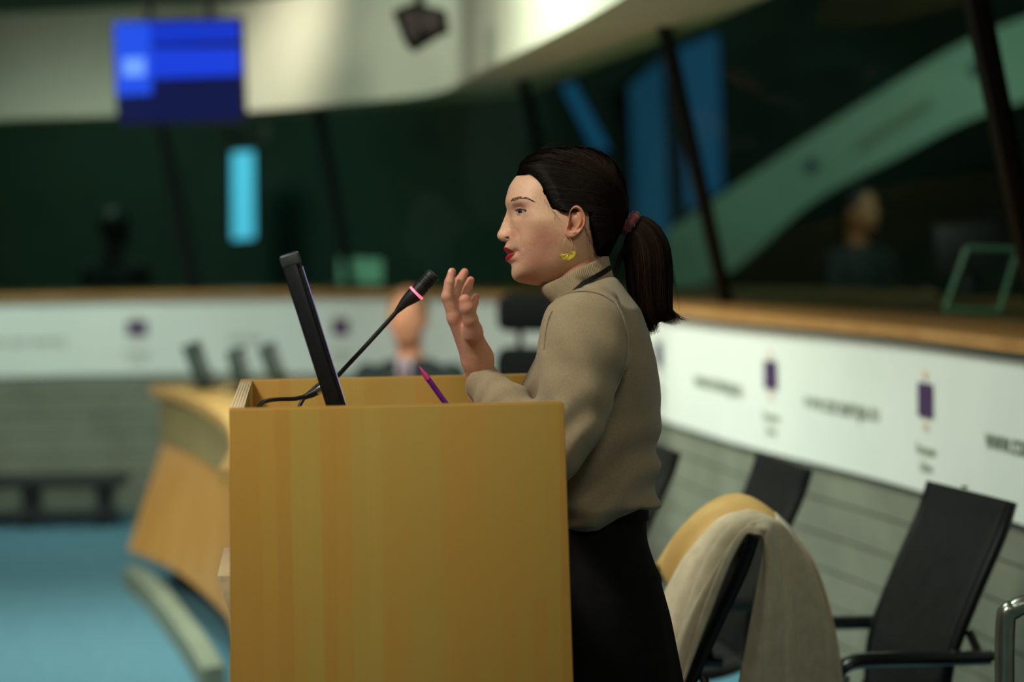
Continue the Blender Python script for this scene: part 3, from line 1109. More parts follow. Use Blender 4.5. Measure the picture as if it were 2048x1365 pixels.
# ---- eyes
def build_eye(side):
    E = EYE
    n1, n2 = 40, 48
    th = np.linspace(0, math.pi, n1); al = np.linspace(0, 2 * math.pi, n2 + 1)[:-1]
    TH, AL = np.meshgrid(th, al, indexing='ij')
    g = math.radians(38 if side > 0 else -14)
    ax = np.array([math.cos(g), -0.03, math.sin(g)]); ax /= np.linalg.norm(ax)
    b1 = np.array([0, 1.0, 0]) - ax * -0.03; b1 /= np.linalg.norm(b1)
    b2 = np.cross(ax, b1)
    rr = E['r'] * (1 + 0.035 * np.exp(-(TH / 0.42) ** 4))
    pt = (np.cos(TH)[..., None] * ax + np.sin(TH)[..., None] * (np.cos(AL)[..., None] * b1 + np.sin(AL)[..., None] * b2)) * rr[..., None]
    f = (HC[0] - E['px']) * M0 + pt[..., 0]; u = (HC[1] - E['py']) * M0 + pt[..., 1]; l = side * E['l'] + pt[..., 2]
    V = head_world(f, u, l).reshape(-1, 3)
    d = np.degrees(TH)
    col = np.ones(TH.shape + (3,)) * np.array(rgb(190, 174, 166)[:3])
    iris = np.array(rgb(66, 70, 70)[:3])
    col = np.where((d < 27)[..., None], iris, col)
    col = np.where(((d < 27) & (d > 23))[..., None], iris * 0.35, col)
    col = np.where((d < 11)[..., None], 0.004, col)
    I = np.arange(n1 * n2).reshape(n1, n2)
    a, b = I[:-1], I[1:]
    q = np.stack([a, b, np.roll(b, -1, 1), np.roll(a, -1, 1)], -1).reshape(-1, 4)
    return mesh_obj('eye', V, q, M_EYE, speaker, True, True, col.reshape(-1, 3))


M_EYE = vcol_mat('eye_surface', 0.08, 0, 1, 0, 0.6, 0.0)
for s in (1, -1):
    build_eye(s)

# ---- hair
def hair_mat(name, c1, c2, rough=0.38):
    k = NT(name)
    a = k.n('ShaderNodeVertexColor', layer_name='Col')
    k.l(k.ramp(a.outputs[0], [(0.0, c1), (1.0, c2)]), k.b.inputs['Base Color'])
    k.b.inputs['Roughness'].default_value = rough
    k.b.inputs['Specular IOR Level'].default_value = 0.18
    return k.m


M_HAIR = hair_mat('dark_brown_hair', rgb(9, 6, 5), rgb(54, 34, 20), 0.45)


def cap_r(d, off=0.0):
    """Radius of the hair cap in unit directions d (f,u,l)."""
    phs = np.degrees(np.arctan2(d[..., 1], d[..., 0]))
    R = polar_profile(HAIRO, phs, 1.5) + off
    p = np.full_like(R, 2.25)
    sb = np.hypot(d[..., 0], d[..., 1]); cb = np.abs(d[..., 2])
    return ((sb / R) ** p + (cb / (W_HAIR + off)) ** p) ** (-1 / p)


def build_cap():
    phi = np.radians(np.arange(0, 360, 1.2))
    nt = 110
    be = np.linspace(0.0, math.pi, nt)          # angle from the near side pole to the far side pole
    PHI, B = np.meshgrid(phi, be, indexing='ij')
    d = np.stack([np.sin(B) * np.cos(PHI), np.sin(B) * np.sin(PHI), np.cos(B)], -1)
    r = cap_r(d)
    p = d * r[..., None]
    # skin radius in the same direction
    phs = np.degrees(np.arctan2(d[..., 1], d[..., 0]))
    Rs = polar_profile(SKULL + BASE, phs, 1.2); pw = sec_power(phs)
    rs = ((np.hypot(d[..., 0], d[..., 1]) / Rs) ** pw + (np.abs(d[..., 2]) / W_SKIN) ** pw) ** (-1 / pw)
    px = HC[0] - p[..., 0] / M0; py = HC[1] - p[..., 1] / M0
    sd = poly_dist(px, py, HAIRLINE)
    k = sstep(-3, 26, sd)
    rr = (rs - 0.002) + (r - rs + 0.002) * k
    # gentle combed relief
    flow = np.arctan2(-(py - 440), px - 1246)
    rr = rr + 0.0007 * np.sin(flow * 60 + 2.0 * np.sin(flow * 17)) * k
    p = d * rr[..., None]
    V = head_world(p[..., 0], p[..., 1], p[..., 2]).reshape(-1, 3)
    n1, n2 = r.shape
    I = np.arange(n1 * n2).reshape(n1, n2)
    a, b = I, np.roll(I, -1, 0)
    q = np.stack([a[:, :-1], b[:, :-1], b[:, 1:], a[:, 1:]], -1).reshape(-1, 4)
    keep = (sd.ravel() > -4)[q].all(1)
    q = q[keep]
    used = np.unique(q)
    mp_ = -np.ones(len(V), int); mp_[used] = np.arange(len(used))
    return V[used], mp_[q], np.full((len(used), 3), 0.12)


def strand_mesh(paths, radii, cols, nside=3):
    """paths (n, k, 3), radii (n, k), cols (n,) -> thin tapered tubes in one mesh."""
    paths = np.asarray(paths); n, k, _ = paths.shape
    t = np.gradient(paths, axis=1)
    t /= np.linalg.norm(t, axis=2, keepdims=True) + 1e-12
    ref = np.array([0.31, 0.77, 0.55])
    s = np.cross(t, ref); s /= np.linalg.norm(s, axis=2, keepdims=True) + 1e-12
    b = np.cross(t, s)
    ang = np.arange(nside) * 2 * math.pi / nside
    ring = paths[:, :, None] + radii[:, :, None, None] * (np.cos(ang)[None, None, :, None] * s[:, :, None] + np.sin(ang)[None, None, :, None] * b[:, :, None])
    V = ring.reshape(-1, 3)
    I = np.arange(n * k * nside).reshape(n, k, nside)
    a, c = I[:, :-1], I[:, 1:]
    q = np.stack([a, np.roll(a, -1, 2), np.roll(c, -1, 2), c], -1).reshape(-1, 4)
    C = np.repeat(cols, k * nside)[:, None].repeat(3, 1)
    return V, q, C


cv_, cf_, cc_ = build_cap()
M_SCALP = mat('dark_hair_base', rgb(12, 9, 8), rgb(9, 7, 6), 0.9, 200, spec=0.0)
mesh_obj('hair_base', cv_, cf_, M_SCALP, speaker, True, True)
hair_parts = []
# combed strands from the hairline and the crown to the tie
TIE_D = np.array([(HC[0] - 1250) * M0, (HC[1] - 446) * M0, 0.0])
starts = []
while len(starts) < 5200:
    x, y = RNG.uniform(1020, 1256), RNG.uniform(290, 505)
    if RNG.random() < 0.45:                      # many begin on the hairline itself
        hl = np.array(HAIRLINE[1:16]); i = RNG.integers(0, len(hl) - 1); t = RNG.random()
        x, y = hl[i] * (1 - t) + hl[i + 1] * t + RNG.normal(0, 1.5, 2) + np.array([2.5, -1.5])
    dd = np.array([[HC[0] - x, HC[1] - y]])
    if poly_dist(np.array([x]), np.array([y]), HAIRLINE)[0] < 0.5:
        continue
    R = polar_profile(HAIRO, np.degrees(np.arctan2(dd[:, 1], dd[:, 0])), 1.5)[0] / M0
    q = np.hypot(*dd[0]) / R
    if q > 0.995:
        continue
    lz = W_HAIR * (1 - q ** 2.25) ** (1 / 2.25)
    starts.append((dd[0, 0] * M0, dd[0, 1] * M0, lz * (1 if RNG.random() < 0.75 else -1)))
S = np.array(starts)
K = 12
ts = np.linspace(0, 1, K)
S_d = S / np.linalg.norm(S, axis=1, keepdims=True); T_d = TIE_D / np.linalg.norm(TIE_D)
lift = 0.22 * (S_d[:, 1:2] > 0.2)
paths = []
for i, t in enumerate(ts):
    dirs = S_d * (1 - t) + T_d * t
    dirs[:, 1] += (0.20 * math.sin(math.pi * t)) * np.clip(S_d[:, 1], -0.4, 1) * 0.8
    dirs[:, 2] += np.sign(S[:, 2]) * 0.25 * math.sin(math.pi * t) * (np.abs(S_d[:, 2]) > 0.1)
    dirs /= np.linalg.norm(dirs, axis=1, keepdims=True)
    r = cap_r(dirs)
    off = 0.0006 + 0.0012 * RNG.random(len(S)) * 0 + (0.0014 * np.random.default_rng(3).random(len(S))) * math.sin(math.pi * min(1, t + 0.12))
    pp = dirs * (r + off)[:, None]
    pp = pp + (TIE_D - pp) * max(0, (t - 0.85) / 0.15) ** 2
    # root into the scalp
    if i == 0:
        pp = pp - dirs * 0.006
    paths.append(head_world(pp[:, 0], pp[:, 1], pp[:, 2]))
paths = np.stack(paths, 1)
rad = 0.00026 * (0.6 + 0.6 * RNG.random(len(S)))[:, None] * np.interp(ts, [0, .1, .9, 1], [.4, 1, 1, .8])[None]
hair_parts.append(strand_mesh(paths, rad, np.clip(0.6 * RNG.beta(1.2, 4, len(S)) + 0.25 * (S[:, 1] > 0.11), 0, 1)))  # browner strands on the crown: top-lit sheen put into their colour

# ponytail
G = spline([(1252, 446), (1272, 455), (1290, 484), (1297, 530), (1298, 580), (1306, 628), (1318, 655)], 40)
gt = np.linspace(0, 1, 40)
WL = np.interp(gt, [0, .08, .2, .4, .62, .8, .92, 1], [10, 20, 36, 47, 42, 33, 26, 20])
WR = np.interp(gt, [0, .08, .2, .4, .62, .8, .92, 1], [10, 18, 32, 45, 46, 38, 34, 30])
WD = np.interp(gt, [0, .08, .2, .5, .8, 1], [8, 16, 26, 36, 32, 22]) * M0
TG = np.gradient(G, axis=0); TG /= np.linalg.norm(TG, axis=1, keepdims=True)
NG = np.stack([-TG[:, 1], TG[:, 0]], 1)         # points to image left/below when going down: a<0 is the outer side
core = []
for i in range(0, 38):
    ring = []
    for a in np.linspace(0, 2 * math.pi, 33)[:-1]:
        ca, sa = math.cos(a), math.sin(a)
        wv = (WL[i] if ca > 0 else WR[i]) * 0.90
        q = G[i] + NG[i] * ca * wv
        ring.append(WP(q[0], q[1], sa * WD[i] * 0.90))
    core.append(ring)
cv, cf = tube_mesh(core)
hair_parts.append((cv, cf, np.full((len(cv), 3), 0.10)))
NP_ = 5200
ab = RNG.normal(0, 1, (NP_, 2)); ab /= np.linalg.norm(ab, axis=1, keepdims=True)
ab *= (RNG.random(NP_)[:, None] ** 0.22)
ln = np.clip(0.93 + 0.06 * RNG.normal(size=NP_), 0.7, 1.06)
K = 18
paths = np.zeros((NP_, K, 3))
ph = RNG.random((NP_, 4)) * 6.28
for j in range(K):
    t = ln * j / (K - 1)
    ti = np.clip(t, 0, 1) * 39
    gx = np.stack([np.interp(ti, np.arange(40), G[:, c]) for c in (0, 1)], 1)
    nx_ = np.stack([np.interp(ti, np.arange(40), NG[:, c]) for c in (0, 1)], 1)
    tx_ = np.stack([np.interp(ti, np.arange(40), TG[:, c]) for c in (0, 1)], 1)
    gx = gx + tx_ * (np.clip(t - 1, 0, 1) * 220)[:, None]
    wl = np.interp(ti, np.arange(40), WL); wr = np.interp(ti, np.arange(40), WR); wd = np.interp(ti, np.arange(40), WD)
    wv = np.where(ab[:, 0] > 0, wl, wr)
    wob = 4.2 * np.sin(t * 5 + ph[:, 0]) * t + 1.8 * np.sin(t * 13 + ph[:, 1]) * t
    q = gx + nx_ * (ab[:, 0] * wv * 1.02 + wob)[:, None]
    fl = np.clip((t - 0.86) / 0.16, 0, 1.3)
    outer = ab[:, 0] < -0.1
    q[:, 0] += np.where(outer, 22 * fl ** 1.7, -10 * fl ** 1.6) * (0.5 + 0.5 * np.cos(ph[:, 3]) ** 2)
    q[:, 1] += np.where(outer, -10 * fl ** 1.5, 0)
    dl = ab[:, 1] * wd * 1.02 + 0.0016 * np.sin(t * 6 + ph[:, 2]) * t
    paths[:, j] = WPa(q[:, 0], q[:, 1], dl)
rad = 0.00036 * (0.5 + 0.8 * RNG.random(NP_))[:, None] * np.interp(np.linspace(0, 1, K), [0, .8, 1], [1, 1, .25])[None]
hair_parts.append(strand_mesh(paths, rad, np.clip(RNG.beta(1.1, 2.4, NP_) + 0.10 + 0.25 * np.sin(ab[:, 0] * 9 + ab[:, 1] * 7), 0, 1)))

# loose wisps: flyaways over the crown, strands before the ear, at the nape and beside the ponytail
def wisps(n, a0, a1, ctrl, jit, l0, l1, r=0.00016):
    out = []
    for i in range(n):
        t = RNG.random(3)
        A = np.array(a0) * (1 - t[0]) + np.array(a1) * t[0] if len(np.array(a0)) == 2 else None
        c = [A] + [A + np.array(c_) * (0.6 + 0.6 * t[1]) + RNG.normal(0, jit, 2) * (k_ + 1) / len(ctrl) for k_, c_ in enumerate(ctrl)]
        s_ = spline(c, 10)
        L = np.linspace(l0, l1, 10) + RNG.normal(0, 0.002)
        out.append(WPa(s_[:, 0], s_[:, 1], L))
    out = np.array(out)
    rr = np.full((n, 10), r) * np.linspace(1, 0.4, 10)[None]
    return strand_mesh(out, rr, np.clip(RNG.random(n) * 0.8 + 0.2, 0, 1))


hair_parts.append(wisps(26, (1030, 338), (1090, 300), [(8, -10), (22, -16), (40, -14)], 4, 0.01, 0.02))
hair_parts.append(wisps(26, (1120, 297), (1190, 299), [(12, -4), (26, -3), (36, 3)], 3, 0.01, 0.01))
hair_parts.append(wisps(18, (1086, 396), (1114, 431), [(4, 9), (8, 17), (13, 24)], 5, 0.0735, 0.0775, 0.00010))
hair_parts.append(wisps(26, (1168, 448), (1192, 500), [(3, 12), (8, 26), (12, 40)], 4, 0.070, 0.062, 0.00014))
hair_parts.append(wisps(90, (1252, 470), (1258, 476), [(-6, 24), (-18, 50), (-28, 78)], 5, 0.0, 0.0, 0.0003))
hair_parts.append(wisps(30, (1270, 446), (1300, 456), [(12, -2), (26, 2), (38, 8)], 5, 0.01, 0.0, 0.00016))
hair_parts.append(wisps(30, (1330, 490), (1342, 560), [(8, 14), (14, 34), (12, 56)], 4, 0.0, 0.0, 0.00016))
V, Fq, C = join(hair_parts)
mesh_obj('hair', V, Fq, M_HAIR, speaker, True, True, C)

# eyebrows: short hairs on the brow
near_m = LOOK['l'] > 0.0
lpx, lpy = LOOK['px'][near_m], LOOK['py'][near_m]
ll = LOOK['l'][near_m]
brow_m = (lpx > 1010) & (lpx < 1072) & (lpy > 388) & (lpy < 418)
lpx, lpy, ll = lpx[brow_m], lpy[brow_m], ll[brow_m]
bp = spline([(1017.5, 406), (1025, 402.0), (1036, 400.0), (1048, 402), (1059, 408)], 60)
thick = np.interp(np.linspace(0, 1, 60), [0, .15, .5, 1], [2.6, 3.4, 2.6, 0.8])
paths = {1: [], -1: []}
for i in range(250):
    s_ = RNG.integers(0, 60)
    for sd_ in (1, -1):
        x0 = bp[s_, 0] + RNG.normal(0, 0.8); y0 = bp[s_, 1] + RNG.uniform(-1, 1) * thick[s_]
        dx, dy = (3.6, -1.6 + 3.0 * s_ / 60) if s_ > 8 else (2.0, -3.0)
        pts = []
        for j in range(4):
            x, y = x0 + dx * j / 3, y0 + dy * j / 3
            wk = np.exp(-((lpx - x) ** 2 + (lpy - y) ** 2) / 1.5); wk /= wk.sum()
            pts.append(((HC[0] - x) * M0, (HC[1] - y) * M0, ((wk * ll).sum() + 0.0005 * math.sin(math.pi * j / 3 + 0.3)) * sd_))
        pts = np.array(pts)
        paths[sd_].append(head_world(pts[:, 0], pts[:, 1], pts[:, 2]))
for sd_ in (1, -1):
    pb = np.array(paths[sd_])
    V, Fq, C = strand_mesh(pb, np.full(pb.shape[:2], 0.00011), 0.6 + RNG.random(len(pb)) * 0.4)
    mesh_obj('eyebrow', V, Fq, M_HAIR, speaker, True, True, C)

# scrunchie
M_SCR = mat('dark_red_velvet', rgb(112, 34, 40), rgb(70, 18, 24), 0.8, 120, sheen=0.4, bump=0.0012, bscale=260)
rings = []
ca, cb = np.array([1274.0, 428.0]), np.array([1246.0, 465.0])
mid = (ca + cb) / 2; hx = (ca - cb) / 2
for i in range(72):
    a = 2 * math.pi * i / 72
    ruff = 1 + 0.10 * math.sin(9 * a) + 0.06 * math.sin(17 * a + 1)
    cen = mid + hx * math.cos(a) * 0.86
    L = math.sin(a) * 0.021
    outv = hx / np.linalg.norm(hx) * math.cos(a)
    axv = np.array([hx[1], -hx[0]]) / np.linalg.norm(hx)
    ring = []
    for j in range(14):
        b = 2 * math.pi * j / 14
        rr = 8.2 * ruff * (1 + 0.12 * math.sin(5 * b + 7 * a))
        q = cen + outv * rr * math.cos(b) * 0.9 + axv * rr * math.sin(b) * 1.25
        ring.append(WP(q[0], q[1], L + math.sin(a) * rr * math.cos(b) * M0))
    rings.append(ring)
rings.append(rings[0])
v_, f_ = tube_mesh(rings)
tag(mesh_obj('hair_tie', v_, f_, M_SCR, speaker, True, True), 'dark red scrunchie')
# ---- clothes
def knit_mat(name, c1, c2):
    k = NT(name)
    tc = k.n('ShaderNodeTexCoord')
    n1 = k.n('ShaderNodeTexNoise', i_Scale=420.0, i_Detail=4.0, i_Roughness=0.8)
    n2 = k.n('ShaderNodeTexNoise', i_Scale=14.0, i_Detail=3.0)
    for n_ in (n1, n2):
        k.l(tc.outputs['Object'], n_.inputs['Vector'])
    a = k.ramp(n1.outputs[0], [(0.25, c2), (0.75, c1)])
    b = k.ramp(n2.outputs[0], [(0.3, (0.92, 0.92, 0.92, 1)), (0.7, (1.06, 1.06, 1.06, 1))])
    k.l(k.mix(1.0, a, b, 'MULTIPLY'), k.b.inputs['Base Color'])
    k.b.inputs['Roughness'].default_value = 0.92
    k.b.inputs['Specular IOR Level'].default_value = 0.15
    k.b.inputs['Sheen Weight'].default_value = 0.25
    k.bump(n1.outputs[0], 0.8, 0.0007)
    return k.m


M_KNIT = knit_mat('beige_knit', rgb(176, 158, 128), rgb(138, 122, 96))


def cam_loc(px, py, l):
    dz = D0 - l
    return np.array([(px - 1024) / FPX * dz, -(py - 682.5) / FPX * dz, l])


def to_world(V):
    return CP + CX * V[:, :1] + CY * V[:, 1:2] + CZ * (V[:, 2:3] - D0)


H = 0.0032
lo3 = np.array([cam_loc(925, 0, 0)[0] - .01, cam_loc(0, 1075, 0)[1], -0.235])
hi3 = np.array([cam_loc(1335, 0, 0)[0] + .01, cam_loc(0, 525, 0)[1], 0.315])
X, Y, Z = grid(lo3, hi3, H)
PXg = 1024 + X / (D0 - Z * 0.5) * FPX          # half perspective: the torso keeps its traced outline
PYg = 682.5 - Y / (D0 - Z * 0.5) * FPX
PXo = 1024 + X / D0 * FPX; PYo = 682.5 - Y / D0 * FPX
py_k = [540, 560, 590, 620, 670, 720, 770, 800, 850, 900, 960, 1010, 1050, 1080]
xf_k = [1140, 1122, 1106, 1099, 1086, 1069, 1042, 1030, 1034, 1048, 1060, 1068, 1078, 1085]
xb_k = [1222, 1236, 1258, 1281, 1299, 1311, 1318, 1319, 1318, 1318, 1316, 1312, 1305, 1300]
bw_k = [.060, .075, .110, .140, .160, .160, .152, .148, .142, .138, .140, .146, .146, .142]
fx = np.interp(PYo, py_k, xf_k); bx = np.interp(PYo, py_k, xb_k); bw = np.interp(PYo, py_k, bw_k)
xc, ax_ = (fx + bx) / 2, (bx - fx) / 2
e = 2.3
T = ((np.abs((PXo - xc) / ax_)) ** e + np.abs(Z / bw) ** e) ** (1 / e)
torso = (T - 1) * np.minimum(ax_ * M0, bw) * 0.9
# diagonal drape folds on the flank, gathers over the waistband
u_ = (PXo - 1150) * 0.55 + (PYo - 900) * 0.83
v_ = (PXo - 1150) * 0.83 - (PYo - 900) * 0.55
flank = sstep(780, 960, PYo) * (1 - sstep(1040, 1075, PYo))
torso += 0.0055 * np.sin(u_ / 12.5 + 1.3 * np.sin(v_ / 55.0) + Z * 14) * flank
torso += 0.0030 * np.sin(v_ / 13.0 + 1.1 * np.sin(PYo / 40.0) + Z * 9) * sstep(940, 1030, PYo)
torso += 0.0020 * np.sin((PXo - PYo * 0.35) / 17.0 + Z * 20) * sstep(1230, 1290, PXo) * sstep(640, 720, PYo)
# blouse over the waistband
torso -= 0.008 * np.exp(-((PYo - 1005) / 22.0) ** 2)
hem = np.interp(PXo, [1040, 1070, 1133, 1154, 1190, 1236, 1272, 1311, 1330], [1046, 1050, 1053, 1055, 1051, 1027, 1011, 1018, 1024])
torso = smax(torso, (PYo - hem) * M0, 0.018)
# shoulder yokes
D = torso
for s in (1, -1):
    y = capsule(X, Y, Z, cam_loc(1186, 618, 0.03 * s), cam_loc(1172, 640, 0.135 * s), .036, .048)
    D = smin(D, y, 0.03)
# near sleeve
arm = None
sl = [(1170, 628, .150, .058), (1170, 660, .168, .066), (1168, 705, .182, .0675), (1152, 795, .205, .0575), (1126, 860, .222, .0500), (1104, 905, .230, .0455)]
for a, b in zip(sl[:-1], sl[1:]):
    c = capsule(X, Y, Z, cam_loc(*a[:3]), cam_loc(*b[:3]), a[3], b[3])
    arm = c if arm is None else smin(arm, c, 0.02)
fa = [(1104, 908, .230, .0450), (1062, 872, .196, .0410), (1012, 815, .148, .0380), (966, 765, .112, .0300)]
fore = None
for a, b in zip(fa[:-1], fa[1:]):
    c = capsule(X, Y, Z, cam_loc(*a[:3]), cam_loc(*b[:3]), a[3], b[3])
    fore = c if fore is None else smin(fore, c, 0.02)
# cuff: cut square to the forearm, slightly flared
ce, cs_ = cam_loc(957, 759, .106), cam_loc(1010, 808, .148)
dv = (ce - cs_) / np.linalg.norm(ce - cs_)
along = (X - ce[0]) * dv[0] + (Y - ce[1]) * dv[1] + (Z - ce[2]) * dv[2]
fore = fore - 0.0022 * np.exp(-((along + 0.006) / 0.010) ** 2)
fore += 0.0022 * np.sin(along * 190 + 1.5 * np.sin(X * 60) + Z * 40) * sstep(-0.19, -0.05, along) * (1 - sstep(-0.05, -0.012, along))
fore = smax(fore, along, 0.003)
arm += 0.0042 * np.sin((PYg * 0.8 + PXg * 0.55) / 13.0 + Z * 30 + 1.2 * np.sin(PXg / 30.0)) * sstep(740, 860, PYg)
arm += 0.0030 * np.sin((PYg * 0.45 - PXg) / 13.0) * sstep(650, 720, PYg) * (1 - sstep(780, 850, PYg))
sleeve = smin(arm, fore, 0.022)
D = smin(D, sleeve, 0.012)
# far sleeve, forearm resting on the desk
sl2 = [(1172, 628, -.150, .058), (1168, 700, -.175, .062), (1140, 830, -.185, .050), (1110, 895, -.180, .046)]
far = None
for a, b in zip(sl2[:-1], sl2[1:]):
    c = capsule(X, Y, Z, cam_loc(*a[:3]), cam_loc(*b[:3]), a[3], b[3])
    far = c if far is None else smin(far, c, 0.02)
c = capsule(X, Y, Z, cam_loc(1110, 895, -.180), cam_loc(1012, 884, -.158), .046, .032)
far = smin(far, c, 0.02)
D = smin(D, far, 0.012)
neckl = 600 + (PXo - 1105) * (-52.0 / 121.0)
D = smax(D, (neckl - PYo) * M0, 0.016)
# seams: shoulder seam and armhole as fine grooves
seam = [(1099, 606), (1108, 593), (1128, 583), (1150, 578), (1178, 578), (1205, 585), (1232, 603), (1248, 640), (1255, 690), (1244, 745), (1215, 810)]
sd = poly_dist(PXg[:, :, ::1], PYg, seam, False)
D += 0.0022 * np.exp(-0.5 * (sd / 2.2) ** 2) * sstep(0.03, 0.08, Z)
sd2 = poly_dist(PXg, PYg, [(1108, 607), (1098, 628), (1091, 660), (1087, 700)], False)
D += 0.0020 * np.exp(-0.5 * (sd2 / 2.2) ** 2) * sstep(0.02, 0.08, Z)
V, Fq = surface_nets(D, lo3, H)
V = relax(V, Fq, 2, 0.45)
swt = mesh_obj('sweater', to_world(V), Fq, M_KNIT, speaker, True, True)
vpx = 1024 + V[:, 0] / (D0 - V[:, 2]) * FPX; vpy = 682.5 - V[:, 1] / (D0 - V[:, 2]) * FPX


def on_sweater(pts, lift=0.0006):
    out = []
    for x, y in pts:
        k_ = np.where((vpx - x) ** 2 + (vpy - y) ** 2 < 14)[0]
        L = V[k_, 2].max() if len(k_) else 0.1
        out.append((x, y, L + lift))
    out = np.array(out)
    ker = np.ones(7) / 7
    out[:, 2] = np.convolve(np.pad(out[:, 2], 3, mode='edge'), ker, 'valid')
    return [WP(*q) for q in out]


for sp in ([(1116, 594), (1130, 587), (1150, 583), (1178, 583), (1205, 590), (1228, 604)],
           [(1104, 622), (1096, 640), (1090, 668), (1087, 700)],
           [(1232, 604), (1248, 640), (1256, 690), (1246, 745), (1217, 812)]):
    MB().tube(on_sweater(spline(sp, 60), -0.0014), 0.0010, 6).build('seam', M_KNIT, swt, True, True)
del X, Y, Z, PXg, PYg, PXo, PYo, D, torso, arm, fore, far, sleeve, sd, sd2, fx, bx, bw, T, along, u_, v_, flank, hem, xc, ax_

# turtleneck collar with fine ribs
rows = [  # front px, back px, half width, rib
    ((1104, 575), (1202, 520), .052, 0), ((1088, 573), (1209, 511), .0575, 0.4), ((1083, 572.5), (1213, 509.5), .0605, 1), ((1080.5, 577), (1216.5, 513), .0625, 1),
    ((1081, 582), (1218, 520), .0640, 1), ((1088, 591), (1220, 530), .0665, 1), ((1097, 600), (1223, 541), .0690, 1),
    ((1104, 607), (1226, 551), .0715, 1), ((1108, 610), (1227, 555), .0715, 0.3), ((1110, 611), (1225, 556), .0670, 0), ((1112, 620), (1236, 575), .0720, 0)]
NR = 960
rings = []
fine = spline([(r[0][0], r[0][1], r[1][0], r[1][1], r[2], r[3]) for r in rows], 48)
for r in fine:
    A, B = np.array(r[0:2]), np.array(r[2:4])
    cen, hv_ = (A + B) / 2, (A - B) / 2
    a = np.linspace(0, 2 * math.pi, NR + 1)[:-1]
    rib = 1 + 0.012 * np.clip(r[5], 0, 1) * np.sin(a * 120)
    sag = 6.0 * np.sin(a) ** 2
    q = cen[None] + hv_[None] * (np.sign(np.cos(a)) * np.abs(np.cos(a)) ** 0.92 * rib)[:, None]
    rings.append(WPa(q[:, 0], q[:, 1] + sag * 0.3, r[4] * np.sin(a) * rib))
v_, f_ = tube_mesh(rings)
mesh_obj('turtleneck_collar', v_, f_, M_KNIT, speaker, True, True)

# lanyard strap round the collar
M_STRAP = mat('black_ribbon', rgb(18, 20, 24), rgb(10, 11, 13), 0.6, 300, bump=0.0002)
rings = []
for a in np.linspace(-1.9, 1.9, 70):           # 0 = nape
    A, B = np.array([1098.0, 596.0]), np.array([1221.0, 535.0])
    cen, hv_ = (A + B) / 2, (B - A) / 2
    q = cen + hv_ * math.cos(a)
    L = 0.0735 * math.sin(a)
    drop = 14.0 * abs(math.sin(a)) ** 2 * 0.35 + max(0, abs(a) - 1.5) * 30
    sl = np.array([q[0], q[1] + drop])
    sc = 1.015
    rings.append([WP(sl[0] + (1 if k in (1, 2) else 0) * 2.2 * math.cos(a), sl[1] + (-5.5 if k in (0, 1) else 5.5),
                     L * (1.0 if k in (0, 3) else 1.03)) for k in range(4)])
v_, f_ = tube_mesh(rings)
tag(mesh_obj('lanyard', v_, f_, M_STRAP, speaker, False, True), 'black lanyard strap')

# earring: two fine wires and a hammered brass half disc
M_BRASS = mat('hammered_brass', rgb(222, 198, 80), rgb(200, 172, 60), 0.45, 90, 0.55, bump=0.0006, bscale=220)
ear_root = mesh_obj('earring', *(lambda t: (t[0], t[1]))(tube_mesh(
    [[WP(x + 0.7 * math.cos(b), y, L + 0.0006 * math.sin(b)) for b in np.linspace(0, 6.283, 7)[:-1]]
     for x, y, L in spline([(1133, 474, .0865), (1129, 482, .0875), (1126.5, 492, .088), (1128, 503, .088), (1136, 508, .088), (1142, 503, .0885), (1144.5, 494, .089), (1143, 482, .088), (1137, 475, .0865)], 40)])),
    M_BRASS, speaker, True, True)
pts = []
ang = np.linspace(0, math.pi, 26)
tilt = math.radians(13)
disc_f, disc_b = [], []
for rr in np.linspace(0.0, 1.0, 8):
    for a in ang:
        x = -math.cos(a) * 17.8 * rr; y = math.sin(a) * 17.0 * rr
        X2 = 1135 + x * math.cos(tilt) + y * math.sin(tilt); Y2 = 505.5 - x * math.sin(tilt) + y * math.cos(tilt)
        bumpz = 0.0007 * math.sin(rr * 7 + 3 * a) * math.sin(5 * a + 2)
        disc_f.append(WP(X2, Y2, .0905 + bumpz)); disc_b.append(WP(X2, Y2, .0893 + bumpz))
n_a = len(ang)
fcs = []
for i in range(7):
    for j in range(n_a - 1):
        a0 = i * n_a + j
        fcs.append((a0, a0 + n_a, a0 + n_a + 1, a0 + 1))
N_ = len(disc_f)
fcs += [tuple(N_ + k for k in q[::-1]) for q in fcs]
for j in range(n_a - 1):
    a0 = 7 * n_a + j
    fcs.append((a0, a0 + N_, a0 + N_ + 1, a0 + 1))
tag(mesh_obj('earring_disc', disc_f + disc_b, fcs, M_BRASS, ear_root, True, False), 'hammered brass half disc')
bpy.data.objects['earring_disc'].matrix_parent_inverse = Matrix.Identity(4)

# black skirt
M_BLACK = mat('black_cloth', rgb(15, 15, 16), rgb(10, 10, 11), 0.85, 60, bump=0.0006, bscale=500, spec=0.12)
rings = []
sk = [(1000, 1090, 1290, .128), (1020, 1088, 1298, .130), (1035, 1086, 1296, .131), (1050, 1084, 1293, .134), (1085, 1080, 1296, .142), (1130, 1074, 1311, .152), (1155, 1070, 1322, .158),
      (1175, 1068, 1325, .162), (1230, 1064, 1340, .172), (1290, 1060, 1352, .180), (1365, 1058, 1366, .190), (1500, 1056, 1388, .205), (1700, 1060, 1408, .225), (1900, 1066, 1420, .235)]
for (y, x0, x1, bw) in spline(sk, 60):
    ring = []
    cx_, hw = (x0 + x1) / 2, (x1 - x0) / 2
    k = max(0, (y - 1150) / 400.0)
    for a in np.linspace(0, 2 * math.pi, 121)[:-1]:
        fold = 1 + min(0.045, 0.03 * k) * math.sin(11 * a + 0.8 * math.sin(3 * a)) - 0.0 * a
        ring.append(WP(cx_ + math.cos(a) * hw * fold, y, math.sin(a) * bw * fold))
    rings.append(ring)
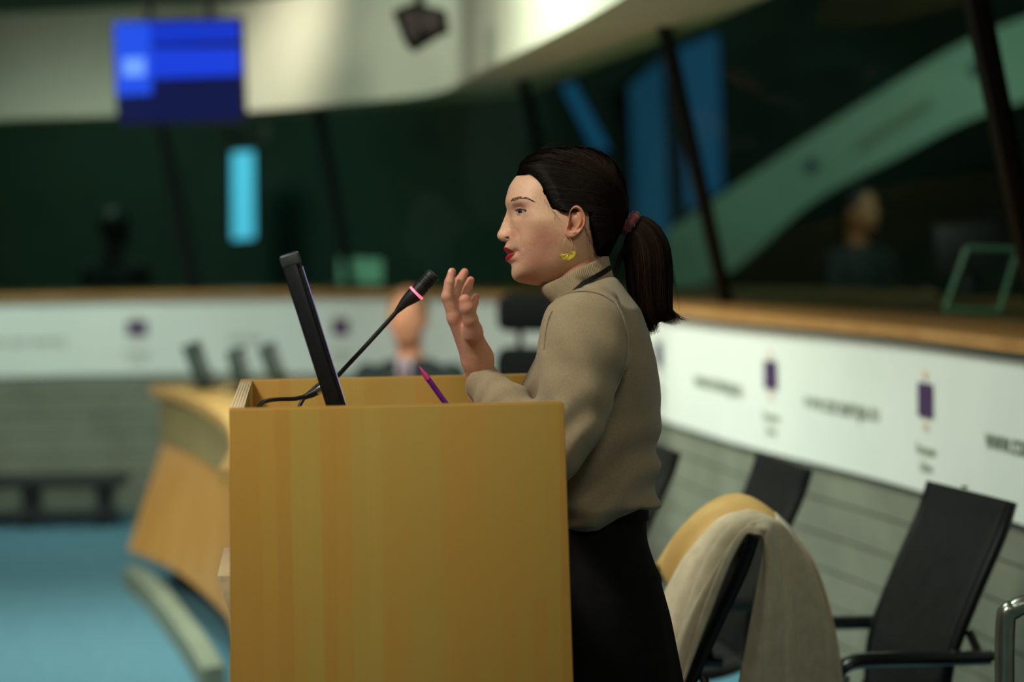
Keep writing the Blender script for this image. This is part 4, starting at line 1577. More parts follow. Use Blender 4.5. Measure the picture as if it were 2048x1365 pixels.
v_, f_ = tube_mesh(rings)
mesh_obj('skirt', v_, f_, M_BLACK, speaker, True, True)
mb = MB()
rr_ = [WP(1085 + 0 * a, 1030) for a in ()]
wb = []
for y, g in ((1008, 1.0), (1010, 1.025), (1040, 1.03), (1042, 1.0)):
    wb.append([WP(1190 + math.cos(a) * 105 * g, y, math.sin(a) * .131 * g) for a in np.linspace(0, 2 * math.pi, 97)[:-1]])
mb.loft(wb, caps=False)
mb.build('waistband', M_BLACK, speaker, True, True)
# legs and shoes below the hem
M_TIGHT = mat('black_tights', rgb(20, 18, 18), rgb(14, 13, 13), 0.7, 80)
M_SHOE = mat('black_shoe_leather', rgb(20, 19, 18), rgb(12, 11, 11), 0.35, 40)
bx0 = WP(1215, 1000)
for s in (1, -1):
    yy = D0 - 0.09 * s
    lg = MB().tube([(bx0[0] + .0, yy, .55), (bx0[0], yy, .40), (bx0[0] + .012, yy, .28), (bx0[0] + .01, yy, .14), (bx0[0] + .005, yy, .075)],
                   [.062, .056, .054, .040, .036], 20)
    lg.build('leg', M_TIGHT, speaker, True, True)
    sh = MB()
    prof = [(-.145, .012, .030), (-.12, .022, .040), (-.07, .030, .042), (-.02, .045, .037), (.03, .055, .034), (.055, .05, .030)]
    rings = []
    for dx, hgt, wd in prof:
        rings.append([(bx0[0] + dx, yy + math.cos(a) * wd, 0.003 + max(0.0, hgt * (0.75 + 0.75 * math.sin(a)))) for a in np.linspace(0, 2 * math.pi, 21)[:-1]])
    sh.loft(rings)
    sh.build('shoe', M_SHOE, speaker, True, True)
# ------------------------------------------------------------------ lectern and what stands on it
def wood_mat(name, axes, tones, strip=0.045, length=2.9, rough=0.42):
    """Laminated bamboo-like board. axes: which object axes run (along the strips, across them)."""
    k = NT(name)
    tc = k.n('ShaderNodeTexCoord')
    sx = k.n('ShaderNodeSeparateXYZ')
    k.l(tc.outputs['Object'], sx.inputs[0])
    cb = k.n('ShaderNodeCombineXYZ')
    k.l(sx.outputs[axes[0]], cb.inputs[0]); k.l(sx.outputs[axes[1]], cb.inputs[1])
    wob = k.n('ShaderNodeTexBrick', i_Scale=1.0)
    wob.inputs['Brick Width'].default_value = length; wob.inputs['Row Height'].default_value = strip
    wob.inputs['Mortar Size'].default_value = 0.0
    wob.inputs['Color1'].default_value = (0, 0, 0, 1); wob.inputs['Color2'].default_value = (1, 1, 1, 1)
    wob.offset = 0.37; wob.offset_frequency = 3
    k.l(cb.outputs[0], wob.inputs['Vector'])
    w2 = k.n('ShaderNodeTexBrick', i_Scale=1.0)
    w2.inputs['Brick Width'].default_value = 0.63; w2.inputs['Row Height'].default_value = strip * 0.5
    w2.inputs['Mortar Size'].default_value = 0.0
    w2.inputs['Color1'].default_value = (0, 0, 0, 1); w2.inputs['Color2'].default_value = (1, 1, 1, 1)
    w2.offset = 0.61
    k.l(cb.outputs[0], w2.inputs['Vector'])
    m1 = k.mix(0.30, wob.outputs[0], w2.outputs[0])
    mp = k.n('ShaderNodeMapping'); mp.inputs['Scale'].default_value = (3.0, 90.0, 1.0)
    k.l(cb.outputs[0], mp.inputs[0])
    gr = k.n('ShaderNodeTexNoise', i_Scale=1.0, i_Detail=6.0, i_Roughness=0.65)
    k.l(mp.outputs[0], gr.inputs['Vector'])
    bl = k.n('ShaderNodeTexNoise', i_Scale=5.0, i_Detail=3.0)
    k.l(cb.outputs[0], bl.inputs['Vector'])
    m2 = k.mix(0.30, m1, gr.outputs[0])
    m3 = k.mix(0.25, m2, bl.outputs[0])
    k.l(k.ramp(m3, [(0.15, tones[0]), (0.42, tones[1]), (0.62, tones[2]), (0.9, tones[3])]), k.b.inputs['Base Color'])
    k.b.inputs['Roughness'].default_value = rough
    k.bump(gr.outputs[0], 0.25, 0.0004)
    return k.m


TONES = (rgb(176, 128, 54), rgb(186, 142, 62), rgb(180, 148, 68), rgb(194, 160, 80))
M_WOOD_ZX = wood_mat('laminated_board_side', (2, 0), TONES)
M_WOOD_ZY = wood_mat('laminated_board_front', (2, 1), TONES)
M_WOOD_XY = wood_mat('laminated_board_flat', (0, 1), TONES)


def ply_mat(name, axis):
    k = NT(name)
    tc = k.n('ShaderNodeTexCoord')
    wv = k.n('ShaderNodeTexWave', wave_type='BANDS', bands_direction=axis, i_Scale=70.0, i_Distortion=1.2)
    k.l(tc.outputs['Object'], wv.inputs['Vector'])
    nz = k.n('ShaderNodeTexNoise', i_Scale=60.0, i_Detail=4.0)
    k.l(tc.outputs['Object'], nz.inputs['Vector'])
    m = k.mix(0.4, wv.outputs[0], nz.outputs[0])
    k.l(k.ramp(m, [(0.2, rgb(168, 140, 100)), (0.5, rgb(218, 196, 158)), (0.8, rgb(232, 214, 182))]), k.b.inputs['Base Color'])
    k.b.inputs['Roughness'].default_value = 0.6
    return k.m


M_PLY_X = ply_mat('plywood_edge', 'X')
M_PLY_Y = ply_mat('plywood_edge_across', 'Y')
LYAW = math.radians(5.1)
LO = P(458, 820, 3.60)
LTOP = LO.z
lectern = empty('lectern', (LO.x, LO.y, 0), LYAW, 'light laminated wood lectern with open top in front of the speaking woman', 'lectern')
LL, LW, LT = 0.503, 0.785, 0.022
# near and far side panels: board + lipping along the top edge
for name, y0 in (('side_panel', 0.0), ('side_panel', LW - LT)):
    sp = MB()
    bot = 0.0
    poly = [(-0.018 if y0 == 0 else 0.0, y0, bot), (LL + 0.022, y0, bot), (LL + (0.022 if y0 else 0.0), y0, LTOP), (0.0, y0, LTOP)]
    sp.prism(poly, (0, LT, 0), 0.0022)
    o = sp.build(name, M_WOOD_ZX, lectern, True)
    MB().box((0.002, y0 + 0.002, LTOP - 0.0005), (LL - 0.002 + (0.022 if y0 else 0.0), y0 + LT - 0.002, LTOP + 0.0012), 0.0005).build('edge_lipping', M_PLY_X if False else M_WOOD_XY, o)
fp = MB().box((0.0, LT, 0.0), (LT, LW - LT, LTOP - 0.001), 0.0015).build('front_panel', M_WOOD_ZY, lectern)
MB().box((0.0004, LT + 0.001, LTOP - 0.0016), (LT - 0.0004, LW - 0.002, LTOP + 0.0014), 0.0005).build('plywood_edge', M_PLY_X, fp)
for i in range(5):       # finger joint at the far corner
    MB().box((0.0002, LW - 0.018 - i * 0.016, LTOP + 0.0008), (LT - 0.0002, LW - 0.016 - i * 0.016, LTOP + 0.0019)).build('joint', M_WOOD_ZX, fp)
# reading desk inside, slightly raked
dz = LTOP - 0.16
dk = MB().prism([(LT, LT, dz - 0.022), (LL - 0.085, LT, dz - 0.022), (LL - 0.085, LT, dz), (LT, LT, dz)], (0, LW - 2 * LT, 0), 0.001)
dk.build('desk_board', M_WOOD_XY, lectern)
MB().box((LT, LT, 0.10), (LL - 0.12, LW - LT, 0.12), 0.001).build('shelf', M_WOOD_XY, lectern)
# ledge on the outside of the front
ld = MB().prism([(-0.026, .10, LTOP - 0.262), (0.0, .10, LTOP - 0.262), (0.0, .10, LTOP - 0.34), (-0.003, .10, LTOP - 0.34)], (0, .34, 0), 0.001)
ld.build('front_ledge', M_PLY_Y, lectern)

Rl = Matrix.Rotation(LYAW, 3, 'Z')
Rli = Rl.transposed()


def to_lectern(p):
    return Rli @ (Vector(p) - Vector((LO.x, LO.y, 0)))


# desk monitor, seen edge-on, screen towards the speaker
M_BLKP = mat('black_plastic', rgb(24, 25, 27), rgb(18, 19, 21), 0.42, 60, bump=0.0001, bscale=900)
M_GREYP = mat('dark_grey_plastic', rgb(62, 66, 66), rgb(48, 52, 52), 0.45, 60)
M_GLOSSB = mat('gloss_black_bezel', rgb(34, 37, 42), rgb(28, 30, 34), 0.16, 40)
M_LITSCR = mat('lit_screen', rgb(16, 20, 28), rgb(12, 15, 22), 0.2, 20, emit=(0.62, 0.50, 1.0, 1), estr=0.3)
M_SCREEN = mat('glossy_dark_screen', rgb(16, 20, 28), rgb(12, 15, 22), 0.12, 20)
mb_ = P(672, 812, 3.78); mt_ = P(585, 536, 3.78)
a_m = math.atan2(mb_.x - mt_.x, mt_.z - mb_.z)     # lean
desk_z = dz + 0.001
mon = empty('monitor', (mb_.x + 0.03, mb_.y + 0.17, desk_z), LYAW, 'slim black monitor leaning on the lectern, seen edge-on beside the microphone', 'monitor')
hgt = (mt_ - mb_).length + 0.022
MM = Matrix.Translation((mb_.x, mb_.y, mb_.z)) @ Matrix.Rotation(LYAW - 0.006, 4, 'Z') @ Matrix.Rotation(-a_m, 4, 'Y')
th = 0.030
b = MB().box((-th / 2, 0.0, -0.03), (th / 2 - 0.006, 0.29, hgt), 0.004, MM, 3).build('housing', M_BLKP, mon, True, True)
MB().box((th / 2 - 0.0066, 0.004, -0.026), (th / 2, 0.286, hgt - 0.012), 0.002, MM, 2).build('bezel', M_GLOSSB, mon, True, True)
MB().box((th / 2 - 0.0005, 0.030, -0.012), (th / 2 + 0.0003, 0.274, hgt - 0.026), 0.0002, MM, 1).build('screen', M_LITSCR, mon, True, True)
MB().box((-th / 2 - 0.0004, -0.0006, hgt - 0.020), (th / 2 + 0.0004, 0.2906, hgt + 0.0010), 0.004, MM, 3).build('top_cap', M_GREYP, mon, True, True)
MB().box((-0.010, .10, -0.135), (0.004, .20, 0.0), 0.004, MM).build('stand_neck', M_BLKP, mon, True, True)
MB().box((mb_.x - 0.06, mb_.y + 0.09, desk_z), (mb_.x + 0.10, mb_.y + 0.27, desk_z + 0.012), 0.004).build('stand_base', M_BLKP, mon, True, True)

# gooseneck microphone
M_MIC = mat('matt_black_metal', rgb(30, 32, 31), rgb(22, 24, 23), 0.45, 120)
M_RINGL = mat('pink_light_ring', rgb(255, 150, 170), rgb(250, 130, 155), 0.4, 30, emit=(1.0, 0.16, 0.28, 1), estr=1.1)
M_CHROME = mat('chrome', rgb(205, 208, 206), rgb(190, 194, 192), 0.18, 40, 1.0)
DM = 4.13
mic = empty('microphone', (P(640, 790, DM).x, P(640, 790, DM).y, desk_z), LYAW, 'black gooseneck microphone with glowing pink ring on the lectern', 'microphone')
r0 = M0 * DM / D0
neck = [P(x, y, DM + dd) for x, y, dd in spline([(648, 782, .02), (668, 760, .015), (700, 726, .01), (748, 674, .004), (795, 622, 0)], 30)]
MB().tube(neck, 4.6 * r0, 12).build('gooseneck', M_MIC, mic, True, True)
cone = [P(x, y, DM) for x, y in ((793, 624), (800, 616), (808, 607), (816, 600), (828, 590.5), (831, 588))]
MB().tube(cone, [q * r0 for q in (5.0, 7.2, 9.8, 12.6, 15.6, 16.2)], 24).build('cone', M_MIC, mic, True, True)
MB().tube([P(831, 588, DM), P(834.5, 584.6, DM)], 17.6 * r0, 28).build('light_ring', M_RINGL, mic, True, True)
hd = MB()
path, rr_ = [], []
A_, B_ = np.array([834.5, 584.6]), np.array([868.5, 547.0])
for t in np.linspace(0, 1, 60):
    q = A_ + (B_ - A_) * t
    r = 14.6 + 1.0 * t
    if t > 0.36 and t < 0.80 and math.sin((t - 0.36) / 0.44 * math.pi * 8) > 0.45:
        r -= 1.8
    if t > 0.90:
        r *= math.sqrt(max(0.0, 1 - ((t - 0.90) / 0.105) ** 2)) * 0.55 + 0.45
    path.append(P(q[0], q[1], DM)); rr_.append(r * r0)
hd.tube(path, rr_, 28)
hd.build('capsule', M_MIC, mic, True, True)
MB().tube([P(x, y, DM + .03) for x, y in ((656, 768), (644, 776), (633, 783))], [9 * r0, 10 * r0, 9 * r0], 16).build('connector', M_CHROME, mic, True, True)
MB().tube([P(x, y, DM + .03) for x, y in ((634, 783), (622, 789), (606, 796))], [8.5 * r0, 8 * r0, 5 * r0], 14).build('plug_sleeve', M_BLKP, mic, True, True)
MB().tube([P(*q) for q in spline([(612, 793, DM + .03), (590, 798, DM + .02), (560, 799, DM + .0), (535, 802, DM - .03), (521, 810, DM - .06), (515, 830, DM - .08), (520, 885, DM - .07)], 40)], 4.4 * r0, 10).build('cable', M_BLKP, mic, True, True)
MB().tube([P(*q) for q in spline([(660, 760, DM + .05), (640, 768, DM + .05), (622, 783, DM + .05), (606, 800, DM + .04), (594, 830, DM + .03), (590, 890, DM + .02)], 30)], 4.0 * r0, 10).build('cable', M_BLKP, mic, True, True)

# pen held upright in the far hand
M_PURPLE = mat('purple_plastic', rgb(112, 34, 132), rgb(96, 26, 118), 0.35, 60)
M_PINK = mat('pink_plastic', rgb(206, 62, 128), rgb(190, 52, 118), 0.35, 60)
DP = 4.135
a, c = np.array([838.0, 733.0]), np.array([916.0, 842.0])
rp = 6.2 * DP / FPX
pen = empty('pen', tuple(P(c[0], c[1], DP)), 0.0, 'purple felt pen with pink cap pointing up from the lectern', 'pen')
at = lambda t: P(*(a + (c - a) * t), DP)
MB().tube([at(.235), at(.5), at(1.0)], rp, 6).build('barrel', M_PURPLE, pen, True, True)
MB().tube([at(0), at(.03), at(.15), at(.24)], [rp * .12, rp * .30, rp * .86, rp * 1.06], 14).build('cap', M_PINK, pen, True, True)
# ------------------------------------------------------------------ things in the hall
# hanging screen
def at_px(px, py, d):
    return P(px, py, d)


DS = 11.2
scr = empty('hanging_screen', tuple(P(355, 255, DS)), 0.0, 'wide screen glowing blue, hung from the ceiling above the booths', 'screen')
c00, c11 = P(224, 40, DS), P(486, 250, DS)
c10, c01 = P(484, 38, DS), P(238, 250, DS)
MB().prism([tuple(P(x, y, DS)) for x, y in ((224, 38), (486, 34), (492, 246), (234, 252))], (0, .07, 0), .006).build('housing', M_BLKP, scr, True, True)


def glow(name, poly, col, st, dd):
    m_ = mat(name + '_glow', (0.004, 0.004, 0.006, 1), None, 0.5, 4, spec=0.1, emit=col, estr=st)
    o = MB().prism([tuple(P(x, y, DS - dd)) for x, y in poly], (0, .003, 0)).build(name, m_, scr, False, True)
    return o


glow('screen_dark_area', [(228, 44), (481, 40), (486, 240), (240, 246)], rgb(9, 20, 76), 0.8, .004)
glow('screen_bar', [(228, 46), (478, 42), (480, 82), (230, 92)], rgb(12, 52, 200), 1.0, .008)
glow('screen_bar', [(230, 98), (481, 94), (482, 150), (232, 160)], rgb(22, 62, 220), 1.0, .008)
glow('screen_block', [(228, 46), (300, 45), (304, 188), (234, 192)], rgb(30, 80, 232), 1.0, .012)
glow('screen_patch', [(246, 116), (290, 115), (290, 152), (246, 153)], rgb(110, 160, 255), 1.1, .016)
for px in (300, 420):
    MB().tube([P(px, 40, DS + .035), Vector((P(px, 40, DS + .035).x, DS + .035, CEIL_Z))], .018, 10).build('hanger_rod', M_BLKP, scr, True, True)

# loudspeaker under the ceiling
DL = 9.4
M_SPK = mat('dark_brown_speaker', rgb(22, 12, 12), rgb(15, 8, 8), 0.8, 20, spec=.08)
M_GRL = mat('speaker_grille', rgb(40, 24, 18), rgb(28, 18, 14), 0.8, 200, bump=.001, bscale=400)
sp = empty('loudspeaker', tuple(P(838, 98, DL)), 0.0, 'dark loudspeaker hung in front of the cream fascia', 'loudspeaker')
MB().prism([tuple(P(x, y, DL)) for x, y in ((784, 22), (826, 4), (892, 20), (896, 60), (866, 66), (826, 98), (808, 84))], (0, .2, 0), .008).build('cabinet', M_SPK, sp, True, True)
cc_ = P(860, 40, DL - .004)
MB().tube([cc_, cc_ + Vector((0, .012, 0))], .045, 24).build('cone', M_GRL, sp, True, True)
MB().prism([tuple(P(x, y, DL - .003)) for x, y in ((800, 30), (834, 14), (838, 70), (822, 84))], (0, .004, 0)).build('grille', M_GRL, sp, False, True)
tp = P(840, 12, DL + .1)
MB().tube([tp, Vector((tp.x, tp.y, CEIL_Z))], .02, 10).build('hanger_rod', M_BLKP, sp, True, True)

# pale light reflection under the screen, modelled as a box in the booth
bx = empty('pale_reflection', tuple(P(500, 282, 13.6)), 0.0, 'pale light reflection, modelled as a box, under the right end of the blue screen', 'reflection')
M_PALE = mat('pale_reflection_grey', rgb(150, 160, 146), rgb(136, 146, 132), 0.6, 10)
MB().prism([tuple(P(x, y, 13.6)) for x, y in ((440, 258), (535, 252), (535, 280), (440, 286))], (0, .12, 0), .004).build('casing', M_PALE, bx, True, True)
for k in range(3):
    MB().prism([tuple(P(x, y + k * 7, 13.595)) for x, y in ((448, 262), (528, 257), (528, 260), (448, 265))], (0, .006, 0)).build('added_slat', M_MULL, bx, False, True)
# its hanger
pv = P(488, 256, 13.66)
MB().tube([pv, Vector((pv.x, pv.y, CEIL_Z))], .015, 8).build('hanger_rod', M_PALE, bx, True, True)

# ---- conference chairs
M_LEATH = mat('black_leather', rgb(30, 30, 28), rgb(24, 24, 23), 0.45, 30, bump=0.0005, bscale=260)
M_TUBE = mat('black_steel_tube', rgb(20, 21, 22), rgb(15, 16, 17), 0.3, 20)


def make_chair():
    r = empty('conference_chair')
    prof = spline([(.285, .865), (.262, .80), (.205, .68), (.155, .565), (.138, .50), (.132, .43)], 26)
    seatp = spline([(.135, .41), (.05, .385), (-.08, .385), (-.17, .40), (-.20, .395)], 22)

    def sling(pf, th_, wd):
        t = np.gradient(pf, axis=0); t /= np.linalg.norm(t, axis=1, keepdims=True)
        n = np.stack([-t[:, 1], t[:, 0]], 1)
        rings = []
        for p, q in zip(pf, n):
            ring = []
            for k in range(20):
                a = 2 * math.pi * k / 20
                cy = math.copysign(abs(math.cos(a)) ** 0.35, math.cos(a)) * wd
                cz = math.copysign(abs(math.sin(a)) ** 0.6, math.sin(a)) * th_
                ring.append((p[0] + q[0] * cz, cy, p[1] + q[1] * cz))
            rings.append(ring)
        return MB().loft(rings)
    bk = sling(prof, .014, .205).build('backrest', M_LEATH, r)
    sling(seatp, .016, .205).build('seat', M_LEATH, r)
    MB().box((.268, -.012, .872), (.276, .012, .878), .002).build('top_clip', M_CHROME, bk)
    for s in (-1, 1):
        y = .217 * s
        MB().tube([(p[0], y, p[1]) for p in prof] + [(p[0], y, p[1]) for p in seatp[1:]], .0125, 10).build('side_frame', M_TUBE, r)
        y = .245 * s
        ar = spline([(.225, .555), (.10, .558), (-.04, .562), (-.085, .555), (-.105, .535)], 24)
        am = MB().tube([(p[0], y, p[1]) for p in ar], .019, 12, flat=(1.25, .62)).build('armrest', M_TUBE, r)
        MB().tube([(p[0], y, p[1] - .014) for p in ar], .006, 8).build('chrome_strip', M_CHROME, am)
        MB().tube([(p[0], y * (1 - .02), p[1]) for p in spline([(-.09, .53), (-.15, .30), (-.19, .06), (-.17, .016), (-.05, .014), (.28, .014)], 40)], .0125, 10).build('leg', M_CHROME, r)
        MB().tube([(.19, .215 * s, .60), (.20, y, .556)], .009, 8).build('arm_bracket', M_TUBE, r)
    MB().tube([(.28, -.24, .014), (.28, .24, .014)], .0115, 10).build('cross_bar', M_CHROME, r)
    MB().tube([(-.10, -.215, .375), (-.10, .215, .375)], .010, 10).build('seat_bar', M_CHROME, r)
    return r


chair = make_chair()
CH_H = .865


def place_chair(o, near_top, d, facing, label):
    """Put the near top corner of the backrest on the pixel near_top at distance d; facing in degrees."""
    c = P(near_top[0], near_top[1], d)
    R = Matrix.Rotation(math.radians(facing), 3, 'Z')
    p = c - R @ Vector((.285, -.205, CH_H))
    o.location = (p.x, p.y, 0)
    o.rotation_euler = (0, 0, math.radians(facing))
    tag(o, label, 'chair', 'black conference chairs along the wall')
    return o


place_chair(chair, (2019, 1000), 4.965, 12, 'black leather conference chair, nearest to the right, with bare high back')
c2 = place_chair(copy_tree(chair), (1614, 952), 5.72, 9, 'black conference chair whose back rises behind the draped coat')
c3 = place_chair(copy_tree(chair), (1352, 905), 6.25, 8, 'black conference chair mostly hidden behind the woman, one back corner showing')
c4 = place_chair(copy_tree(chair), (1507, 1080), 4.47, -5.0, 'black conference chair with the cream coat draped over it')
for c in (c2, c3, c4, chair):
    print('chair', c.name, c.location[:])

# coat draped over the chair next to the speaker
M_COAT = mat('cream_wool', rgb(230, 214, 184), rgb(218, 200, 168), 0.95, 40, bump=.0006, bscale=500, sheen=.2, spec=.1)
M_LINING = mat('tan_lining', rgb(216, 178, 108), rgb(200, 160, 92), 0.7, 12, bump=.0008, bscale=60)
rowsC = [  # (d, profile px from the front hem over the back's top to the rear hem)
    (4.395, [(1366, 1372), (1412, 1262), (1462, 1140), (1492, 1086), (1507, 1072), (1524, 1084), (1514, 1180), (1496, 1300), (1478, 1420), (1472, 1560)]),
    (4.43, [(1346, 1330), (1394, 1205), (1452, 1098), (1488, 1058), (1514, 1050), (1542, 1066), (1548, 1170), (1546, 1300), (1540, 1430), (1536, 1580)]),
    (4.52, [(1326, 1300), (1376, 1165), (1440, 1066), (1486, 1038), (1522, 1032), (1562, 1058), (1588, 1150), (1596, 1290), (1600, 1430), (1602, 1590)]),
    (4.66, [(1335, 1190), (1372, 1112), (1428, 1050), (1480, 1030), (1530, 1034), (1580, 1072), (1622, 1160), (1644, 1290), (1652, 1420), (1656, 1590)]),
    (4.78, [(1318, 1144), (1362, 1074), (1416, 1022), (1472, 1000), (1520, 1008), (1580, 1060), (1630, 1140), (1668, 1260), (1686, 1380), (1694, 1580)]),
    (4.85, [(1316, 1150), (1362, 1086), (1416, 1034), (1470, 1012), (1520, 1020), (1578, 1070), (1626, 1150), (1662, 1270), (1680, 1390), (1690, 1580)])]
nu_, nv_ = 70, 90
G1 = np.array([[(x, y, d) for x, y in spline(pr, nv_)] for d, pr in rowsC])     # rows x nv x 3
G2 = np.stack([spline(G1[:, j], nu_) for j in range(nv_)], 1)                    # nu x nv x 3
vv = np.linspace(0, 1, nv_)[None]; uu = np.linspace(0, 1, nu_)[:, None]
crease = lambda x: 1 - np.abs(np.sin(x)) ** 0.7 * 1.6
frontw = 1 - sstep(.34, .50, vv); rearw = sstep(.42, .62, vv)
fr_ = crease(uu * 8.5 + 0.9 * np.sin(vv * 6) + .4) * 13.0 + np.sin(uu * 31 + vv * 9) * 2.6
G2[..., 1] += fr_ * frontw * (0.35 + sstep(0, .35, .5 - vv)) - 4 * frontw
G2[..., 0] += fr_ * 0.5 * frontw
G2[..., 0] += (np.sin(uu * 15 + 1.5 * np.sin(vv * 5)) * 9.0 + np.sin(uu * 37) * 2.4) * rearw * vv
G2[..., 2] += (np.sin(uu * 23 + vv * 3) * 0.018) * rearw
G2[..., 2] -= 0.014 * (1 - sstep(.27, .31, uu)) * rearw
for u0, sl_, dp_, wd_ in ((.10, .20, 13, .018), (.21, .28, 15, .020), (.33, .18, 12, .018), (.45, .10, 13, .018), (.66, -.10, 8, .02), (.80, .12, 9, .02)):
    gq = np.exp(-((uu - u0 - sl_ * (vv - .2) - .01 * np.sin(vv * 17)) / wd_) ** 2) * (1 - sstep(.38, .47, vv))
    G2[..., 0] += dp_ * .8 * gq; G2[..., 1] += dp_ * gq
for u0, sl_, dp_, wd_ in ((.13, .05, 12, .02), (.44, .10, 14, .025), (.60, .06, 9, .02), (.78, .10, 12, .025)):
    gq = np.exp(-((uu - u0 - sl_ * (vv - .7)) / wd_) ** 2) * sstep(.50, .62, vv)
    G2[..., 0] -= dp_ * gq; G2[..., 2] += .010 * gq
G2[..., 2] = 4.46 + (G2[..., 2] - 4.395) * 0.72
CV = np.array([[P(*q) for q in r] for r in G2])
coat = empty('coat', (c4.location.x + .2, c4.location.y, 0.35), 0.0, 'cream wool coat with tan lining draped over the back of a black chair', 'coat')


def sheet(name, C, m_, th_):
    n1, n2 = C.shape[:2]
    I = np.arange(n1 * n2).reshape(n1, n2)
    q = np.stack([I[:-1, :-1], I[1:, :-1], I[1:, 1:], I[:-1, 1:]], -1).reshape(-1, 4)
    o = mesh_obj(name, C.reshape(-1, 3), q, m_, coat, True, True)
    md = o.modifiers.new('thickness', 'SOLIDIFY'); md.thickness = th_; md.offset = 0
    return o


cut = int(nu_ * .58)
sheet('cream_panel', CV[:cut + 1], M_COAT, .007)
sheet('cream_rear', CV[cut:, 44:], M_COAT, .007)
sheet('tan_lining', CV[cut:, :46], M_LINING, .006)
# edge seam of the coat hanging at the back
MB().tube([P(q[0] + 0.5, q[1], q[2] - .004) for q in G2[int(nu_ * .29), 46:]], .0022, 6).build('seam', M_LINING, coat, True, True)

# tubular steel chair at the right edge
M_STEEL = mat('brushed_steel', rgb(176, 182, 170), rgb(160, 166, 154), 0.28, 30, 0.9, stretch=(1, 12, 1))
stl = empty('steel_frame_chair', (1.05, 4.52, 0), 0.0, 'steel tube frame chair cut by the right edge of the picture', 'chair')
dS = 4.30
topz = P(2030, 1205, dS).z
xl = P(2010, 1300, dS).x
for yy in (dS, dS + .46):
    xl = P(2010, 1300, dS).x + (yy - dS) * .36
    lp = spline([(xl + .012, .02), (xl, .06), (xl, .35), (xl, topz - .06), (xl + .018, topz - .012), (xl + .07, topz), (xl + .13, topz), (xl + .19, topz - .01)], 60)
    MB().tube([(p[0], yy, p[1]) for p in lp], .022, 14, flat=(1.0, .8)).build('side_loop', M_STEEL, stl, True, True)
xl = P(2010, 1300, dS).x + .06
MB().box((xl + .03, dS + .03, .43), (xl + .20, dS + .43, .48), .015).build('seat', M_LEATH, stl, True, True)
MB().box((xl + .18, dS + .03, .45), (xl + .21, dS + .43, .86), .012).build('backrest', M_LEATH, stl, True, True)

# curved conference desk on the left
M_DESKTOP = mat('beech_desk_top', rgb(196, 156, 92), rgb(180, 138, 76), 0.4, 5, stretch=(6, 1, 1))
M_DESKSH = mat('beech_modesty_panel', rgb(198, 150, 82), rgb(184, 134, 66), 0.35, 4, stretch=(1, 1, .3))
M_PLINTH = mat('dark_blue_grey_plinth', rgb(44, 58, 66), rgb(36, 48, 56), 0.6, 6)
dk_pts = [PZ(310, 772, .835), PZ(380, 792, .835), PZ(455, 836, .835)]
dcur = [(dk_pts[0].x, dk_pts[0].y), (dk_pts[1].x, dk_pts[1].y), (dk_pts[2].x, dk_pts[2].y)]
ex = np.array(dcur[2]) - np.array(dcur[1])
dcur += [(dcur[2][0] + .16, dcur[2][1] - 1.1), (dcur[2][0] + .22, dcur[2][1] - 1.9)]
dcur = spline(dcur, 50)
tgd = np.gradient(dcur, axis=0); tgd /= np.linalg.norm(tgd, axis=1, keepdims=True)
nd = np.stack([-tgd[:, 1], tgd[:, 0]], 1)                # to the right of travel towards us = inner side
print('desk curve', dcur[0], dcur[-1], nd[0])
desk = empty('conference_desk', (dcur[20][0] + .2, dcur[20][1], 0), 0.0, 'curved light wood conference desk left of the lectern', 'desk')


def dstrip(d0, d1, z0, z1, name, m_, i0=0, i1=50):
    a, b = dcur + nd * d0, dcur + nd * d1
    return MB().loft([[(p[0], p[1], z0), (p[0], p[1], z1), (q[0], q[1], z1), (q[0], q[1], z0)] for p, q in zip(a[i0:i1], b[i0:i1])]).build(name, m_, desk, True, True)


dstrip(-0.02, .62, .80, .838, 'desk_top', M_DESKTOP)
dstrip(.02, .055, .60, .80, 'upper_front_board', mat('shaded_olive_board', rgb(150, 138, 92), rgb(138, 126, 84), .6, 4))  # shade under the desk top is put into this olive colour
fa_, fb_ = dcur + nd * .035, dcur + nd * np.interp(np.arange(50), [0, 24], [-.13, -.015])[:, None]
MB().loft([[(p[0], p[1], .615), (q[0], q[1], .155), (q[0] + n[0] * .03, q[1] + n[1] * .03, .155), (p[0] + n[0] * .03, p[1] + n[1] * .03, .615)] for p, q, n in zip(fa_, fb_, nd)]).build('front_panel', M_DESKSH, desk, True, True)
dstrip(.06, .14, .0, .16, 'plinth', M_PLINTH)
p0, n0, t0 = dcur[0], nd[0], tgd[0]
endp = [(p0 + n0 * .03), (p0 + n0 * .60)]
MB().prism([(endp[0][0], endp[0][1], .12), (endp[1][0], endp[1][1], .12), (endp[1][0], endp[1][1], .80), (endp[0][0], endp[0][1], .80)], (-t0[0] * -.03, -t0[1] * -.03, 0)).build('end_panel', mat('blue_grey_end_panel', rgb(96, 112, 150), rgb(84, 100, 138), .5, 4), desk, False, True)

# low kerb on the carpet before the desk
kp = [PZ(256, 1165, .02), PZ(300, 1205, .02), PZ(345, 1262, .02), PZ(385, 1320, .02), PZ(418, 1380, .02)]
kc = spline([(p.x, p.y) for p in kp], 30)
M_KERB = mat('pale_green_grey_kerb', rgb(124, 134, 116), rgb(112, 122, 106), 0.6, 6)
km = MB().loft([[(p[0] - .02, p[1], 0), (p[0] - .02, p[1], .085), (p[0] + .05, p[1], .095), (p[0] + .05, p[1], 0)] for p in kc])
tag(km.build('floor_kerb', M_KERB, None, True), 'low pale curved kerb on the carpet in front of the wooden desk', 'kerb')

